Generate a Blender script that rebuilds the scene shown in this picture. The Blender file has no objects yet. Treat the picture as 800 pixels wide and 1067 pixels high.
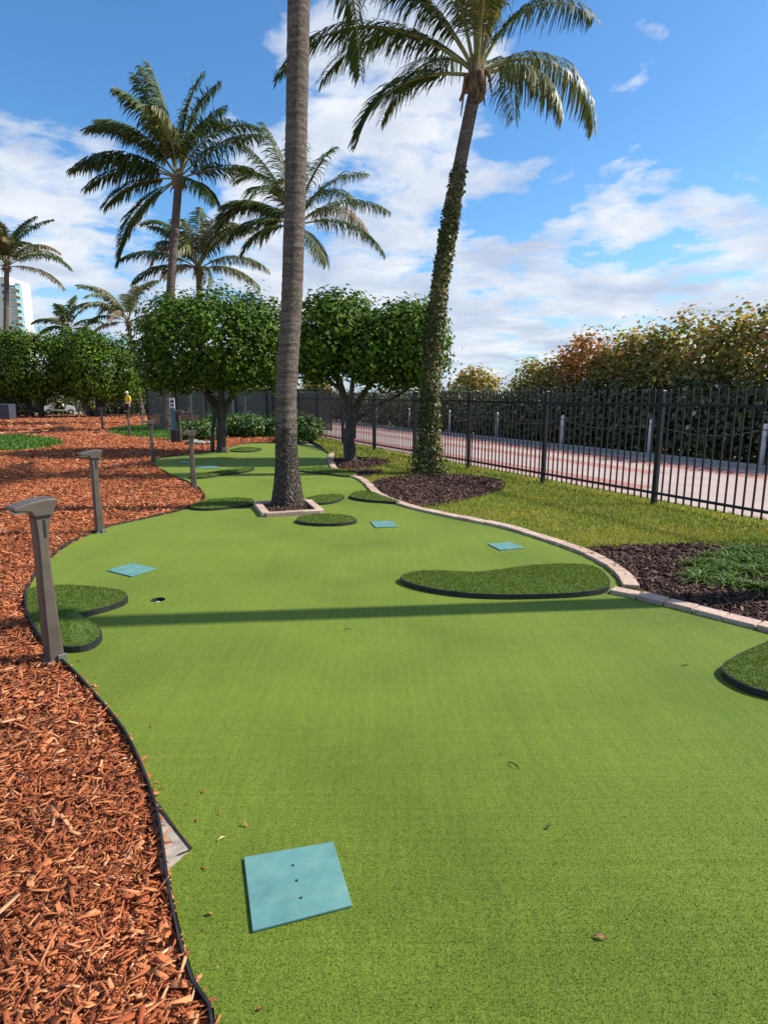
import bpy, bmesh, math, random
import numpy as np
from mathutils import Vector, Matrix
from mathutils.geometry import tessellate_polygon

rng = np.random.default_rng(11)
random.seed(5)
SC = bpy.context.scene
COL = SC.collection

# ------------------------------------------------------------------ camera maths (used only to lay the site plan out)
F = 640.0
HOR = 411.0
EYE = 1.55
TH = math.atan((533.5 - HOR) / F)
CT, ST = math.cos(TH), math.sin(TH)


def ray(px, py):
    x, y, z = px - 400.0, F, -(py - 533.5)
    return np.array([x, y * CT + z * ST, -y * ST + z * CT])


def U(px, py, z=0.0):
    d = ray(px, py)
    t = (z - EYE) / d[2]
    return np.array([d[0] * t, d[1] * t, z])


def V(px, py, Y):
    d = ray(px, py)
    t = Y / d[1]
    return np.array([d[0] * t, Y, EYE + d[2] * t])


def upoly(pts, z=0.0):
    return [U(p[0], p[1], z)[:2] for p in pts]


# ------------------------------------------------------------------ materials
def mat(name):
    m = bpy.data.materials.new(name)
    m.use_nodes = True
    nt = m.node_tree
    b = nt.nodes['Principled BSDF']
    return m, nt, b


def N(nt, t, **kw):
    n = nt.nodes.new(t)
    for k, v in kw.items():
        setattr(n, k, v)
    return n


def ramp(nt, stops, interp='LINEAR'):
    r = N(nt, 'ShaderNodeValToRGB')
    r.color_ramp.interpolation = interp
    els = r.color_ramp.elements
    while len(els) < len(stops):
        els.new(0.5)
    for e, (p, c) in zip(els, stops):
        e.position = p
        e.color = (c[0], c[1], c[2], 1)
    return r


def coords(nt, kind='Object', scale=(1, 1, 1), rot=(0, 0, 0)):
    tc = N(nt, 'ShaderNodeTexCoord')
    mp = N(nt, 'ShaderNodeMapping')
    mp.inputs['Scale'].default_value = scale
    mp.inputs['Rotation'].default_value = rot
    nt.links.new(tc.outputs[kind], mp.inputs['Vector'])
    return mp.outputs['Vector']


def geo_pos(nt, scale=(1, 1, 1), rot=(0, 0, 0)):
    g = N(nt, 'ShaderNodeNewGeometry')
    mp = N(nt, 'ShaderNodeMapping')
    mp.inputs['Scale'].default_value = scale
    mp.inputs['Rotation'].default_value = rot
    nt.links.new(g.outputs['Position'], mp.inputs['Vector'])
    return mp.outputs['Vector']


def noise(nt, vec, scale, detail=4, rough=0.55):
    n = N(nt, 'ShaderNodeTexNoise')
    n.inputs['Scale'].default_value = scale
    n.inputs['Detail'].default_value = detail
    n.inputs['Roughness'].default_value = rough
    nt.links.new(vec, n.inputs['Vector'])
    return n.outputs['Fac']


def mixc(nt, a, b, fac, mode='MIX'):
    m = N(nt, 'ShaderNodeMix', data_type='RGBA', blend_type=mode)
    for s, v in ((m.inputs[6], a), (m.inputs[7], b), (m.inputs[0], fac)):
        if hasattr(v, 'is_linked'):
            nt.links.new(v, s)
        elif isinstance(v, (int, float)):
            s.default_value = v
        else:
            s.default_value = (v[0], v[1], v[2], 1)
    return m.outputs[2]


def bump(nt, b, h, strength, dist):
    n = N(nt, 'ShaderNodeBump')
    n.inputs['Strength'].default_value = strength
    n.inputs['Distance'].default_value = dist
    nt.links.new(h, n.inputs['Height'])
    nt.links.new(n.outputs['Normal'], b.inputs['Normal'])


def simple(name, c1, c2, scale=6, rough=0.7, bs=0.3, bd=0.01, detail=5, spec=0.4, metal=0, vec_scale=(1, 1, 1), kind='Object', lo=.35, hi=.65):
    m, nt, b = mat(name)
    v = coords(nt, kind, vec_scale)
    f = noise(nt, v, scale, detail, 0.6)
    r = ramp(nt, [(lo, c1), (hi, c2)])
    nt.links.new(f, r.inputs[0])
    nt.links.new(r.outputs[0], b.inputs['Base Color'])
    b.inputs['Roughness'].default_value = rough
    b.inputs['Specular IOR Level'].default_value = spec
    b.inputs['Metallic'].default_value = metal
    if bs:
        bump(nt, b, noise(nt, v, scale * 4, 6, 0.65), bs, bd)
    return m


def attr_mat(name, stops, rough=0.55, spec=0.4, trans=0.0, trans_col=None, big=None, interp='LINEAR'):
    """colour by the per-piece random attribute 'rnd' (leaf, blade, chip)"""
    m, nt, b = mat(name)
    a = N(nt, 'ShaderNodeAttribute', attribute_name='rnd')
    r = ramp(nt, stops, interp)
    nt.links.new(a.outputs['Fac'], r.inputs[0])
    col = r.outputs[0]
    if big:
        f = noise(nt, geo_pos(nt), big[0], 3)
        rr = ramp(nt, [(.38, big[1]), (.62, big[2])])
        nt.links.new(f, rr.inputs[0])
        col = mixc(nt, col, rr.outputs[0], 1.0, 'MULTIPLY')
    nt.links.new(col, b.inputs['Base Color'])
    b.inputs['Roughness'].default_value = rough
    b.inputs['Specular IOR Level'].default_value = spec
    if trans > 0:
        tr = N(nt, 'ShaderNodeBsdfTranslucent')
        tc = mixc(nt, col, trans_col or (1.0, 1.0, 0.5), 1.0, 'MULTIPLY')
        nt.links.new(tc, tr.inputs['Color'])
        mx = N(nt, 'ShaderNodeMixShader')
        mx.inputs[0].default_value = trans
        out = nt.nodes['Material Output']
        nt.links.new(b.outputs[0], mx.inputs[1])
        nt.links.new(tr.outputs[0], mx.inputs[2])
        nt.links.new(mx.outputs[0], out.inputs['Surface'])
    return m


M = {}

# putting turf: short nylon pile
m, nt, b = mat('putting_turf')
gp = geo_pos(nt)
fine = noise(nt, geo_pos(nt, (1, .55, 1), (0, 0, .5)), 210, 3, 0.75)
mid = noise(nt, geo_pos(nt, (1, .22, 1), (0, 0, .55)), 60, 6, 0.75)
big = noise(nt, gp, 1.3, 5, 0.6)
r1 = ramp(nt, [(.22, (.064, .106, .009)), (.5, (.126, .182, .016)), (.80, (.225, .276, .036))])
nt.links.new(fine, r1.inputs[0])
r2 = ramp(nt, [(.3, (.84, .90, .80)), (.7, (1.10, 1.06, 1.05))])
nt.links.new(big, r2.inputs[0])
r3 = ramp(nt, [(.3, (.74, .80, .70)), (.7, (1.16, 1.12, 1.08))])
nt.links.new(mid, r3.inputs[0])
c = mixc(nt, mixc(nt, r1.outputs[0], r2.outputs[0], 1.0, 'MULTIPLY'), r3.outputs[0], 1.0, 'MULTIPLY')
# pile rows running away from the tee, and a few darker damp blotches
rows = noise(nt, geo_pos(nt, (34, .7, 1), (0, 0, .12)), 1.0, 4, .7)
cross = noise(nt, geo_pos(nt, (.8, 95, 1), (0, 0, .06)), 1.0, 3, .7)
rc = ramp(nt, [(.3, (.84, .86, .82)), (.7, (1.10, 1.08, 1.06))])
nt.links.new(cross, rc.inputs[0])
c = mixc(nt, c, rc.outputs[0], 1.0, 'MULTIPLY')
r4 = ramp(nt, [(.3, (.86, .88, .84)), (.7, (1.10, 1.08, 1.06))])
nt.links.new(rows, r4.inputs[0])
c = mixc(nt, c, r4.outputs[0], 1.0, 'MULTIPLY')
blot = noise(nt, geo_pos(nt, (1, 1, 1), (0, 0, 0)), .75, 3, .5)
r5 = ramp(nt, [(.46, (1.04, 1.03, 1.02)), (.68, (.76, .80, .70))])
nt.links.new(blot, r5.inputs[0])
c = mixc(nt, c, r5.outputs[0], 1.0, 'MULTIPLY')
# worn, straw-coloured scuffs here and there
sc = ramp(nt, [(.66, (0, 0, 0)), (.80, (.45, .45, .45))])
nt.links.new(noise(nt, gp, 2.7, 6, .7), sc.inputs[0])
c = mixc(nt, c, (.25, .27, .06), sc.outputs[0])
nt.links.new(c, b.inputs['Base Color'])
b.inputs['Roughness'].default_value = .75
b.inputs['Specular IOR Level'].default_value = .25
b.inputs['Sheen Weight'].default_value = .10
b.inputs['Sheen Tint'].default_value = (.8, .9, .2, 1)
b.inputs['Sheen Roughness'].default_value = .6
bump(nt, b, fine, .85, .006)
M['turf'] = m

M['pile'] = attr_mat('turf_pile', [(0, (.096, .142, .011)), (.5, (.127, .182, .016)), (.92, (.19, .242, .032)), (1, (.36, .35, .16))], .6, .3, .45)
M['rough_base'] = simple('rough_turf_backing', (.05, .09, .010), (.09, .14, .018), 40, .9, .4, .01)
M['rough_pile'] = attr_mat('rough_turf_pile', [(0, (.068, .125, .012)), (.55, (.130, .200, .024)), (.9, (.22, .285, .048)), (1, (.34, .33, .12))], .6, .3, .4)
M['lawn_soil'] = simple('lawn_soil', (.14, .15, .02), (.22, .22, .05), 9, .95, .5, .02, kind='Object')
M['lawn_blade'] = attr_mat('lawn_blade', [(0, (.11, .155, .020)), (.4, (.24, .285, .045)), (.75, (.37, .38, .075)), (.92, (.50, .45, .16)), (1, (.58, .48, .24))], .6, .2, .5, big=(1.1, (.78, .92, .8), (1.15, 1.02, 1.0)))
M['patch_blade'] = attr_mat('broad_lawn_blade', [(0, (.03, .09, .01)), (.6, (.07, .18, .02)), (1, (.16, .26, .04))], .55, .35, .35)  # deeper green blades for the grass islands in the mulch
# red mulch
m, nt, b = mat('red_mulch_bed')
v = geo_pos(nt)
f1 = noise(nt, geo_pos(nt, (1, .5, 1), (0, 0, .4)), 34, 5, .7)
r1 = ramp(nt, [(.30, (.15, .040, .017)), (.5, (.38, .120, .052)), (.70, (.54, .23, .105))])
nt.links.new(f1, r1.inputs[0])
f2 = noise(nt, v, .9, 4, .6)
r2 = ramp(nt, [(.3, (.78, .75, .75)), (.7, (1.1, 1.08, 1.05))])
nt.links.new(f2, r2.inputs[0])
nt.links.new(mixc(nt, r1.outputs[0], r2.outputs[0], 1.0, 'MULTIPLY'), b.inputs['Base Color'])
b.inputs['Roughness'].default_value = .9
bump(nt, b, f1, 1.0, .03)
M['mulch'] = m
M['chip'] = attr_mat('red_wood_chip', [(0, (.12, .030, .012)), (.25, (.29, .076, .028)), (.55, (.45, .145, .055)), (.8, (.57, .235, .100)), (.93, (.66, .37, .19)), (1, (.60, .46, .33))], .85, .2, big=(2.2, (.78, .76, .76), (1.12, 1.08, 1.05)))
M['dark_soil'] = simple('dark_mulch_soil', (.02, .010, .008), (.06, .032, .026), 25, .95, .6, .02)
M['dark_chip'] = attr_mat('brown_bark_chip', [(0, (.022, .012, .009)), (.5, (.072, .038, .028)), (.85, (.15, .085, .065)), (1, (.30, .20, .16))], .85, .2)
M['rubber'] = simple('black_rubber_edging', (.010, .010, .011), (.026, .026, .026), 14, .55, .2, .003, spec=.45)
M['concrete_pad'] = simple('grey_concrete', (.24, .20, .16), (.42, .36, .30), 20, .9, .4, .006)

m, nt, b = mat('tan_paver')
oi = N(nt, 'ShaderNodeObjectInfo')
r = ramp(nt, [(0, (.44, .30, .22)), (.35, (.52, .38, .28)), (.7, (.47, .31, .25)), (1, (.56, .43, .33))])
nt.links.new(oi.outputs['Random'], r.inputs[0])
f = noise(nt, geo_pos(nt), 42, 6, .7)
rr = ramp(nt, [(.3, (.62, .6, .58)), (.6, (1.05, 1.05, 1.05))])
nt.links.new(f, rr.inputs[0])
nt.links.new(mixc(nt, r.outputs[0], rr.outputs[0], 1.0, 'MULTIPLY'), b.inputs['Base Color'])
b.inputs['Roughness'].default_value = .88
bump(nt, b, f, .5, .004)
M['paver'] = m

M['mat_teal'] = simple('teal_rubber_mat', (.085, .215, .205), (.12, .265, .245), 9, .55, .25, .002, spec=.4)
m = M['mat_teal']
nt = m.node_tree
b = nt.nodes['Principled BSDF']
base_l = b.inputs['Base Color'].links[0].from_socket
sc_ = ramp(nt, [(.50, (0, 0, 0)), (.72, (.26, .26, .26))])
nt.links.new(noise(nt, geo_pos(nt, (1, 2.2, 1), (0, 0, .3)), 11, 8, .72), sc_.inputs[0])
dk_ = ramp(nt, [(.30, (.80, .82, .84)), (.55, (1.04, 1.03, 1.02))])
nt.links.new(noise(nt, geo_pos(nt), 5.5, 5, .6), dk_.inputs[0])
cc_ = mixc(nt, mixc(nt, base_l, (.27, .36, .31), sc_.outputs[0]), dk_.outputs[0], 1.0, 'MULTIPLY')
nt.links.new(cc_, b.inputs['Base Color'])
M['hole_dark'] = simple('dark_recess', (.008, .012, .012), (.02, .025, .025), 10, .8, 0)
M['white_plastic'] = simple('white_plastic', (.72, .72, .70), (.82, .82, .80), 8, .4, .1, .001)
M['bronze'] = simple('bronze_powder_coat', (.078, .060, .046), (.112, .088, .070), 7, .5, .12, .002, spec=.45, metal=.0)
M['bronze_dark'] = simple('bronze_dark_recess', (.02, .018, .016), (.03, .027, .024), 9, .5, 0)
M['lens'] = simple('frosted_lens', (.45, .44, .40), (.55, .54, .5), 9, .3, 0)
M['bracket'] = simple('galvanised_bracket', (.18, .17, .16), (.28, .27, .26), 18, .45, .2, .002, metal=.7)
M['black_metal'] = simple('black_powder_metal', (.007, .007, .009), (.014, .014, .016), 9, .5, .1, .001, spec=.3)
M['screen'] = simple('grey_windscreen_mesh', (.115, .105, .092), (.185, .17, .15), 14, .9, .2, .004, vec_scale=(1, 1, 4))
m = M['screen']
nt = m.node_tree
tr = N(nt, 'ShaderNodeBsdfTransparent')
mx = N(nt, 'ShaderNodeMixShader')
mx.inputs[0].default_value = .62
nt.links.new(tr.outputs[0], mx.inputs[1])
nt.links.new(nt.nodes['Principled BSDF'].outputs[0], mx.inputs[2])
nt.links.new(mx.outputs[0], nt.nodes['Material Output'].inputs['Surface'])
M['steel'] = simple('grey_steel', (.32, .33, .34), (.42, .43, .44), 7, .5, .1, .002, metal=.3)
M['bollard'] = simple('white_painted_post', (.60, .62, .63), (.74, .75, .75), 7, .6, .2, .004)
M['rope'] = simple('weathered_rope', (.14, .125, .095), (.24, .22, .175), 60, .9, .5, .005)

# promenade: concrete with red paver bands laid lengthways
m, nt, b = mat('promenade_paving')
v = coords(nt, 'Object')
sx = N(nt, 'ShaderNodeSeparateXYZ')
nt.links.new(v, sx.inputs[0])


def band(nt, src, lo, hi):
    a = N(nt, 'ShaderNodeMath', operation='GREATER_THAN')
    nt.links.new(src, a.inputs[0]); a.inputs[1].default_value = lo
    c = N(nt, 'ShaderNodeMath', operation='LESS_THAN')
    nt.links.new(src, c.inputs[0]); c.inputs[1].default_value = hi
    d = N(nt, 'ShaderNodeMath', operation='MULTIPLY')
    nt.links.new(a.outputs[0], d.inputs[0]); nt.links.new(c.outputs[0], d.inputs[1])
    return d.outputs[0]


def madd(nt, a, b_, op='MAXIMUM'):
    d = N(nt, 'ShaderNodeMath', operation=op)
    for s, v_ in ((d.inputs[0], a), (d.inputs[1], b_)):
        if hasattr(v_, 'is_linked'):
            nt.links.new(v_, s)
        else:
            s.default_value = v_
    return d.outputs[0]


PROM_NODES = (m, nt, b, sx)
M['prom'] = m
M['kerb'] = simple('pale_kerb_concrete', (.30, .29, .27), (.42, .41, .38), 9, .9, .3, .006)
M['sand'] = simple('sandy_ground', (.20, .19, .13), (.30, .27, .18), 3, .95, .5, .03)

# bark
m, nt, b = mat('palm_bark')
v = coords(nt, 'Object')
sv = coords(nt, 'Object', (1, 1, 9))
f1 = noise(nt, sv, 2.6, 6, .65)
f2 = noise(nt, v, 22, 5, .7)
r1 = ramp(nt, [(.30, (.085, .066, .052)), (.5, (.165, .130, .104)), (.72, (.25, .205, .168))])
nt.links.new(f1, r1.inputs[0])
r2 = ramp(nt, [(.3, (.45, .43, .42)), (.6, (1.05, 1.05, 1.05))])
nt.links.new(f2, r2.inputs[0])
nt.links.new(mixc(nt, r1.outputs[0], r2.outputs[0], 1.0, 'MULTIPLY'), b.inputs['Base Color'])
b.inputs['Roughness'].default_value = .92
b.inputs['Specular IOR Level'].default_value = .2
bump(nt, b, madd(nt, f1, f2, 'ADD'), .9, .03)
M['bark'] = m

m, nt, b = mat('cracked_root_bark')
v = coords(nt, 'Object', (1, 1, .62), (0, .35, .2))
vo = N(nt, 'ShaderNodeTexVoronoi', feature='DISTANCE_TO_EDGE')
vo.inputs['Scale'].default_value = 21
vo.inputs['Randomness'].default_value = 1
wv = mixc(nt, v, (0, 0, 0), 0.0)
nz = N(nt, 'ShaderNodeTexNoise'); nz.inputs['Scale'].default_value = 9
nt.links.new(v, nz.inputs['Vector'])
wv = mixc(nt, v, nz.outputs['Color'], .28)
nt.links.new(wv, vo.inputs['Vector'])
f2 = noise(nt, v, 30, 6, .7)
r1 = ramp(nt, [(.0, (.040, .033, .027)), (.14, (.125, .102, .083)), (.35, (.21, .175, .145))])
nt.links.new(vo.outputs['Distance'], r1.inputs[0])
r2 = ramp(nt, [(.3, (.5, .48, .46)), (.65, (1.2, 1.2, 1.2))])
nt.links.new(f2, r2.inputs[0])
nt.links.new(mixc(nt, r1.outputs[0], r2.outputs[0], 1.0, 'MULTIPLY'), b.inputs['Base Color'])
b.inputs['Roughness'].default_value = .95
b.inputs['Specular IOR Level'].default_value = .15
bump(nt, b, vo.outputs['Distance'], 1.0, .08)
M['root_bark'] = m

M['tree_bark'] = simple('smooth_grey_bark', (.028, .022, .017), (.125, .102, .080), 7, .9, .7, .02, vec_scale=(1, 1, .45))
M['fibre'] = simple('palm_fibre', (.09, .055, .03), (.30, .20, .11), 16, .95, .9, .03, vec_scale=(1, 1, .3))
M['rachis'] = simple('frond_stem', (.16, .17, .045), (.30, .27, .09), 5, .5, .1, .002)
M['frond'] = attr_mat('palm_leaflet', [(0, (.026, .050, .012)), (.5, (.058, .092, .022)), (.8, (.12, .150, .045)), (.93, (.24, .22, .10)), (1, (.40, .33, .20))], .55, .2, .22)
M['frond_pale'] = attr_mat('pale_palm_leaflet', [(0, (.05, .07, .018)), (.45, (.12, .14, .04)), (.75, (.24, .21, .08)), (1, (.42, .34, .18))], .45, .45, .25)
M['frond_dry'] = attr_mat('dry_palm_leaflet', [(0, (.10, .075, .035)), (.5, (.24, .18, .09)), (1, (.42, .34, .21))], .7, .25, .2)
M['clusia'] = attr_mat('glossy_round_leaf', [(0, (.022, .048, .005)), (.5, (.058, .112, .008)), (.9, (.115, .190, .014)), (1, (.20, .26, .035))], .55, .12, .18, trans_col=(1.4, 1.4, .3))
M['grape'] = attr_mat('sea_grape_leaf', [(0, (.10, .115, .020)), (.35, (.22, .235, .040)), (.58, (.36, .32, .08)), (.76, (.50, .37, .18)), (.9, (.54, .26, .12)), (1, (.54, .16, .07))], .55, .2, .5)
M['grape_red'] = attr_mat('reddened_sea_grape_leaf', [(0, (.12, .11, .025)), (.3, (.30, .18, .05)), (.6, (.50, .20, .07)), (.85, (.56, .15, .06)), (1, (.60, .36, .11))], .55, .2, .5)
M['grape_gold'] = attr_mat('golden_shrub_leaf', [(0, (.12, .12, .022)), (.35, (.28, .22, .04)), (.7, (.48, .32, .065)), (1, (.56, .38, .18))], .5, .3, .4)
M['hedge_leaf'] = attr_mat('dark_hedge_leaf', [(0, (.028, .036, .012)), (.5, (.070, .082, .024)), (.9, (.14, .15, .05)), (.97, (.16, .14, .07)), (1, (.45, .42, .34))], .5, .35, .18)
M['bush'] = attr_mat('low_bush_leaf', [(0, (.024, .065, .010)), (.5, (.055, .125, .018)), (.9, (.12, .20, .035)), (1, (.22, .26, .07))], .45, .4, .25)
M['flower_leaf'] = attr_mat('yellow_flower_bush_leaf', [(0, (.03, .06, .012)), (.6, (.09, .13, .03)), (.72, (.45, .36, .04)), (1, (.62, .48, .05))], .5, .35, .2, interp='CONSTANT')
M['ivy'] = attr_mat('ivy_leaf', [(0, (.035, .045, .012)), (.4, (.085, .095, .022)), (.75, (.17, .165, .040)), (.9, (.27, .225, .07)), (1, (.34, .24, .11))], .5, .35, .25)
M['liriope'] = attr_mat('strap_leaf', [(0, (.040, .085, .010)), (.5, (.085, .155, .018)), (1, (.18, .25, .045))], .5, .25, .35)
M['debris'] = simple('dry_leaf', (.22, .12, .05), (.36, .22, .10), 20, .8, .2, .002)
M['debris_pale'] = simple('straw_leaf', (.45, .38, .16), (.55, .48, .24), 20, .8, .2, .002)
M['debris_dark'] = simple('dark_leaf', (.03, .022, .014), (.06, .04, .025), 20, .8, .2, .002)
M['skin'] = simple('skin', (.40, .24, .17), (.46, .28, .20), 8, .55, 0)
M['yellow_shirt'] = simple('yellow_cotton', (.62, .50, .03), (.70, .57, .05), 12, .85, .2, .004)
M['navy'] = simple('dark_trousers', (.012, .013, .018), (.024, .025, .032), 12, .85, .2, .004)
M['white_cap'] = simple('pale_cap', (.6, .58, .54), (.7, .68, .64), 12, .8, 0)
M['teal_paint'] = simple('teal_paint', (.05, .16, .19), (.075, .21, .24), 5, .55, .1, .002)
M['sign_white'] = simple('white_sign_face', (.70, .70, .69), (.80, .80, .79), 5, .5, 0)
M['sign_ink'] = simple('dark_sign_ink', (.03, .035, .045), (.05, .055, .065), 5, .6, 0)
M['bin'] = simple('dark_blue_grey_plastic', (.035, .042, .055), (.055, .062, .078), 6, .55, .1, .003)
M['timber'] = simple('weathered_timber', (.09, .075, .055), (.17, .14, .105), 9, .85, .4, .006, vec_scale=(.3, 3, 3))
M['rock'] = simple('grey_rock', (.17, .16, .14), (.36, .33, .29), 6, .95, .9, .03)
M['cart_white'] = simple('cart_white_shell', (.42, .43, .44), (.50, .51, .52), 4, .4, 0)
M['tyre'] = simple('tyre_rubber', (.012, .012, .012), (.02, .02, .02), 9, .8, .1, .003)
M['seat_vinyl'] = simple('tan_vinyl', (.30, .25, .18), (.36, .30, .22), 8, .6, 0)
M['tower_wall'] = simple('cream_render', (.60, .53, .45), (.68, .61, .53), .3, .9, 0)
M['tower_glass'] = simple('teal_balcony_glass', (.16, .30, .33), (.24, .40, .42), .8, .25, 0, spec=.6)
M['tower_window'] = simple('dark_window_glass', (.03, .05, .06), (.06, .09, .11), .8, .15, 0, spec=.6)


# ------------------------------------------------------------------ mesh helpers
def tag(o, label=None, cat=None, group=None, kind=None):
    if label: o['label'] = label
    if cat: o['category'] = cat
    if group: o['group'] = group
    if kind: o['kind'] = kind
    return o


def empty(name, loc=(0, 0, 0), rz=0.0):
    o = bpy.data.objects.new(name, None)
    COL.objects.link(o)
    o.empty_display_size = .1
    o.location = [float(a) for a in loc]
    o.rotation_euler = (0, 0, rz)
    return o


def link(name, me, parent=None):
    o = bpy.data.objects.new(name, me)
    COL.objects.link(o)
    if parent is not None:
        o.parent = parent
    return o


def np_mesh(name, verts, faces, mats, rnd=None, smooth=False, mi=None):
    """verts (n,3); faces (m,k) constant k array, or list of index tuples"""
    me = bpy.data.meshes.new(name)
    if isinstance(faces, np.ndarray):
        k = faces.shape[1]
        me.vertices.add(len(verts))
        me.vertices.foreach_set('co', np.asarray(verts, np.float32).ravel())
        me.loops.add(faces.size)
        me.loops.foreach_set('vertex_index', faces.astype(np.int32).ravel())
        me.polygons.add(len(faces))
        me.polygons.foreach_set('loop_start', (np.arange(len(faces)) * k).astype(np.int32))
        me.update(calc_edges=True)
    else:
        me.from_pydata([tuple(map(float, v)) for v in verts], [], [tuple(int(i) for i in f) for f in faces])
        me.update()
    for m_ in (mats if isinstance(mats, (list, tuple)) else [mats]):
        me.materials.append(m_)
    if rnd is not None:
        a = me.attributes.new('rnd', 'FLOAT', 'POINT')
        a.data.foreach_set('value', np.asarray(rnd, np.float32))
    if smooth:
        me.polygons.foreach_set('use_smooth', np.ones(len(me.polygons), bool))
    if mi is not None:
        me.polygons.foreach_set('material_index', np.asarray(mi, np.int32))
    return me


def scatter(tv, tf, R, S, P, rnd):
    """copies of a template: R (n,3,3) columns are axes, S (n,3), P (n,3)"""
    n = len(P)
    v = tv[None, :, :] * S[:, None, :]
    v = np.einsum('nij,nkj->nki', R, v) + P[:, None, :]
    k = len(tv)
    f = (tf[None, :, :] + (np.arange(n) * k)[:, None, None]).reshape(-1, tf.shape[1])
    return v.reshape(-1, 3), f, np.repeat(rnd, k)


def nrm(a):
    return a / np.maximum(np.linalg.norm(a, axis=-1, keepdims=True), 1e-9)


def frames(nvec, roll=None):
    """n frames with z axis = nvec, random roll; columns x,y,z"""
    nvec = nrm(nvec)
    t = rng.normal(size=nvec.shape)
    if roll is not None:
        t = roll
    x = nrm(t - (t * nvec).sum(-1, keepdims=True) * nvec)
    y = np.cross(nvec, x)
    return np.stack([x, y, nvec], axis=-1)


LEAF_V = np.array([(0, 0, 0), (-.30, .42, .06), (-.27, .80, .05), (0, 1, 0), (.27, .80, .05), (.30, .42, .06)], float)
LEAF_F = np.array([(0, 5, 4, 3), (0, 3, 2, 1)])
BLADE_V = np.array([(-.5, 0, 0), (.5, 0, 0), (.36, .10, .6), (-.36, .10, .6), (.05, .34, 1.0), (-.05, .34, 1.0)], float)
BLADE_F = np.array([(0, 1, 2, 3), (3, 2, 4, 5)])
CHIP_V = np.array([(-.5, -.5, -.5), (.5, -.32, -.5), (.46, .5, -.5), (-.44, .40, -.5), (-.5, -.5, .5), (.5, -.30, .4), (.42, .45, .5), (-.48, .38, .45)], float)
CHIP_F = np.array([(0, 3, 2, 1), (4, 5, 6, 7), (0, 1, 5, 4), (1, 2, 6, 5), (2, 3, 7, 6), (3, 0, 4, 7)])


def inside(poly, P):
    """vectorised point in polygon"""
    x, y = P[:, 0], P[:, 1]
    q = np.zeros(len(P), bool)
    n = len(poly)
    for i in range(n):
        x1, y1 = poly[i][0], poly[i][1]
        x2, y2 = poly[(i + 1) % n][0], poly[(i + 1) % n][1]
        if y1 == y2:
            continue
        cnd = (y1 > y) != (y2 > y)
        q ^= cnd & (x < (x2 - x1) * (y - y1) / (y2 - y1) + x1)
    return q


def smooth_line(pts, step=.06, closed=False):
    """Catmull-Rom through 2-D points, resampled evenly"""
    p = [np.array(a, float) for a in pts]
    n = len(p)
    out = []
    rngi = range(n) if closed else range(n - 1)
    for i in rngi:
        if closed:
            a, b_, c_, d = p[(i - 1) % n], p[i], p[(i + 1) % n], p[(i + 2) % n]
        else:
            a, b_, c_, d = p[max(i - 1, 0)], p[i], p[i + 1], p[min(i + 2, n - 1)]
        k = 12
        for j in range(k):
            t = j / k
            out.append(.5 * ((2 * b_) + (-a + c_) * t + (2 * a - 5 * b_ + 4 * c_ - d) * t * t + (-a + 3 * b_ - 3 * c_ + d) * t ** 3))
    out.append(p[0] if closed else p[-1])
    out = np.array(out)
    seg = np.linalg.norm(np.diff(out, axis=0), axis=1)
    L = np.concatenate([[0], np.cumsum(seg)])
    m_ = max(3, int(L[-1] / step))
    s = np.linspace(0, L[-1], m_ + 1)
    res = np.stack([np.interp(s, L, out[:, k]) for k in range(out.shape[1])], 1)
    return res[:-1] if closed else res


def sheet(name, outline, z, material, parent=None, holes=(), kind='structure'):
    loops = [[Vector((float(a[0]), float(a[1]), 0)) for a in outline]] + [[Vector((float(a[0]), float(a[1]), 0)) for a in h] for h in holes]
    tris = tessellate_polygon(loops)
    vs = [(v.x, v.y, z) for lp in loops for v in lp]
    fs = []
    for t in tris:
        a, b_, c_ = (np.array(vs[i]) for i in t)
        cr = (b_ - a)[0] * (c_ - a)[1] - (b_ - a)[1] * (c_ - a)[0]
        fs.append(t if cr > 0 else t[::-1])
    o = link(name, np_mesh(name, vs, fs, material), parent)
    if parent is None and kind:
        o['kind'] = kind
    return o


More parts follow.
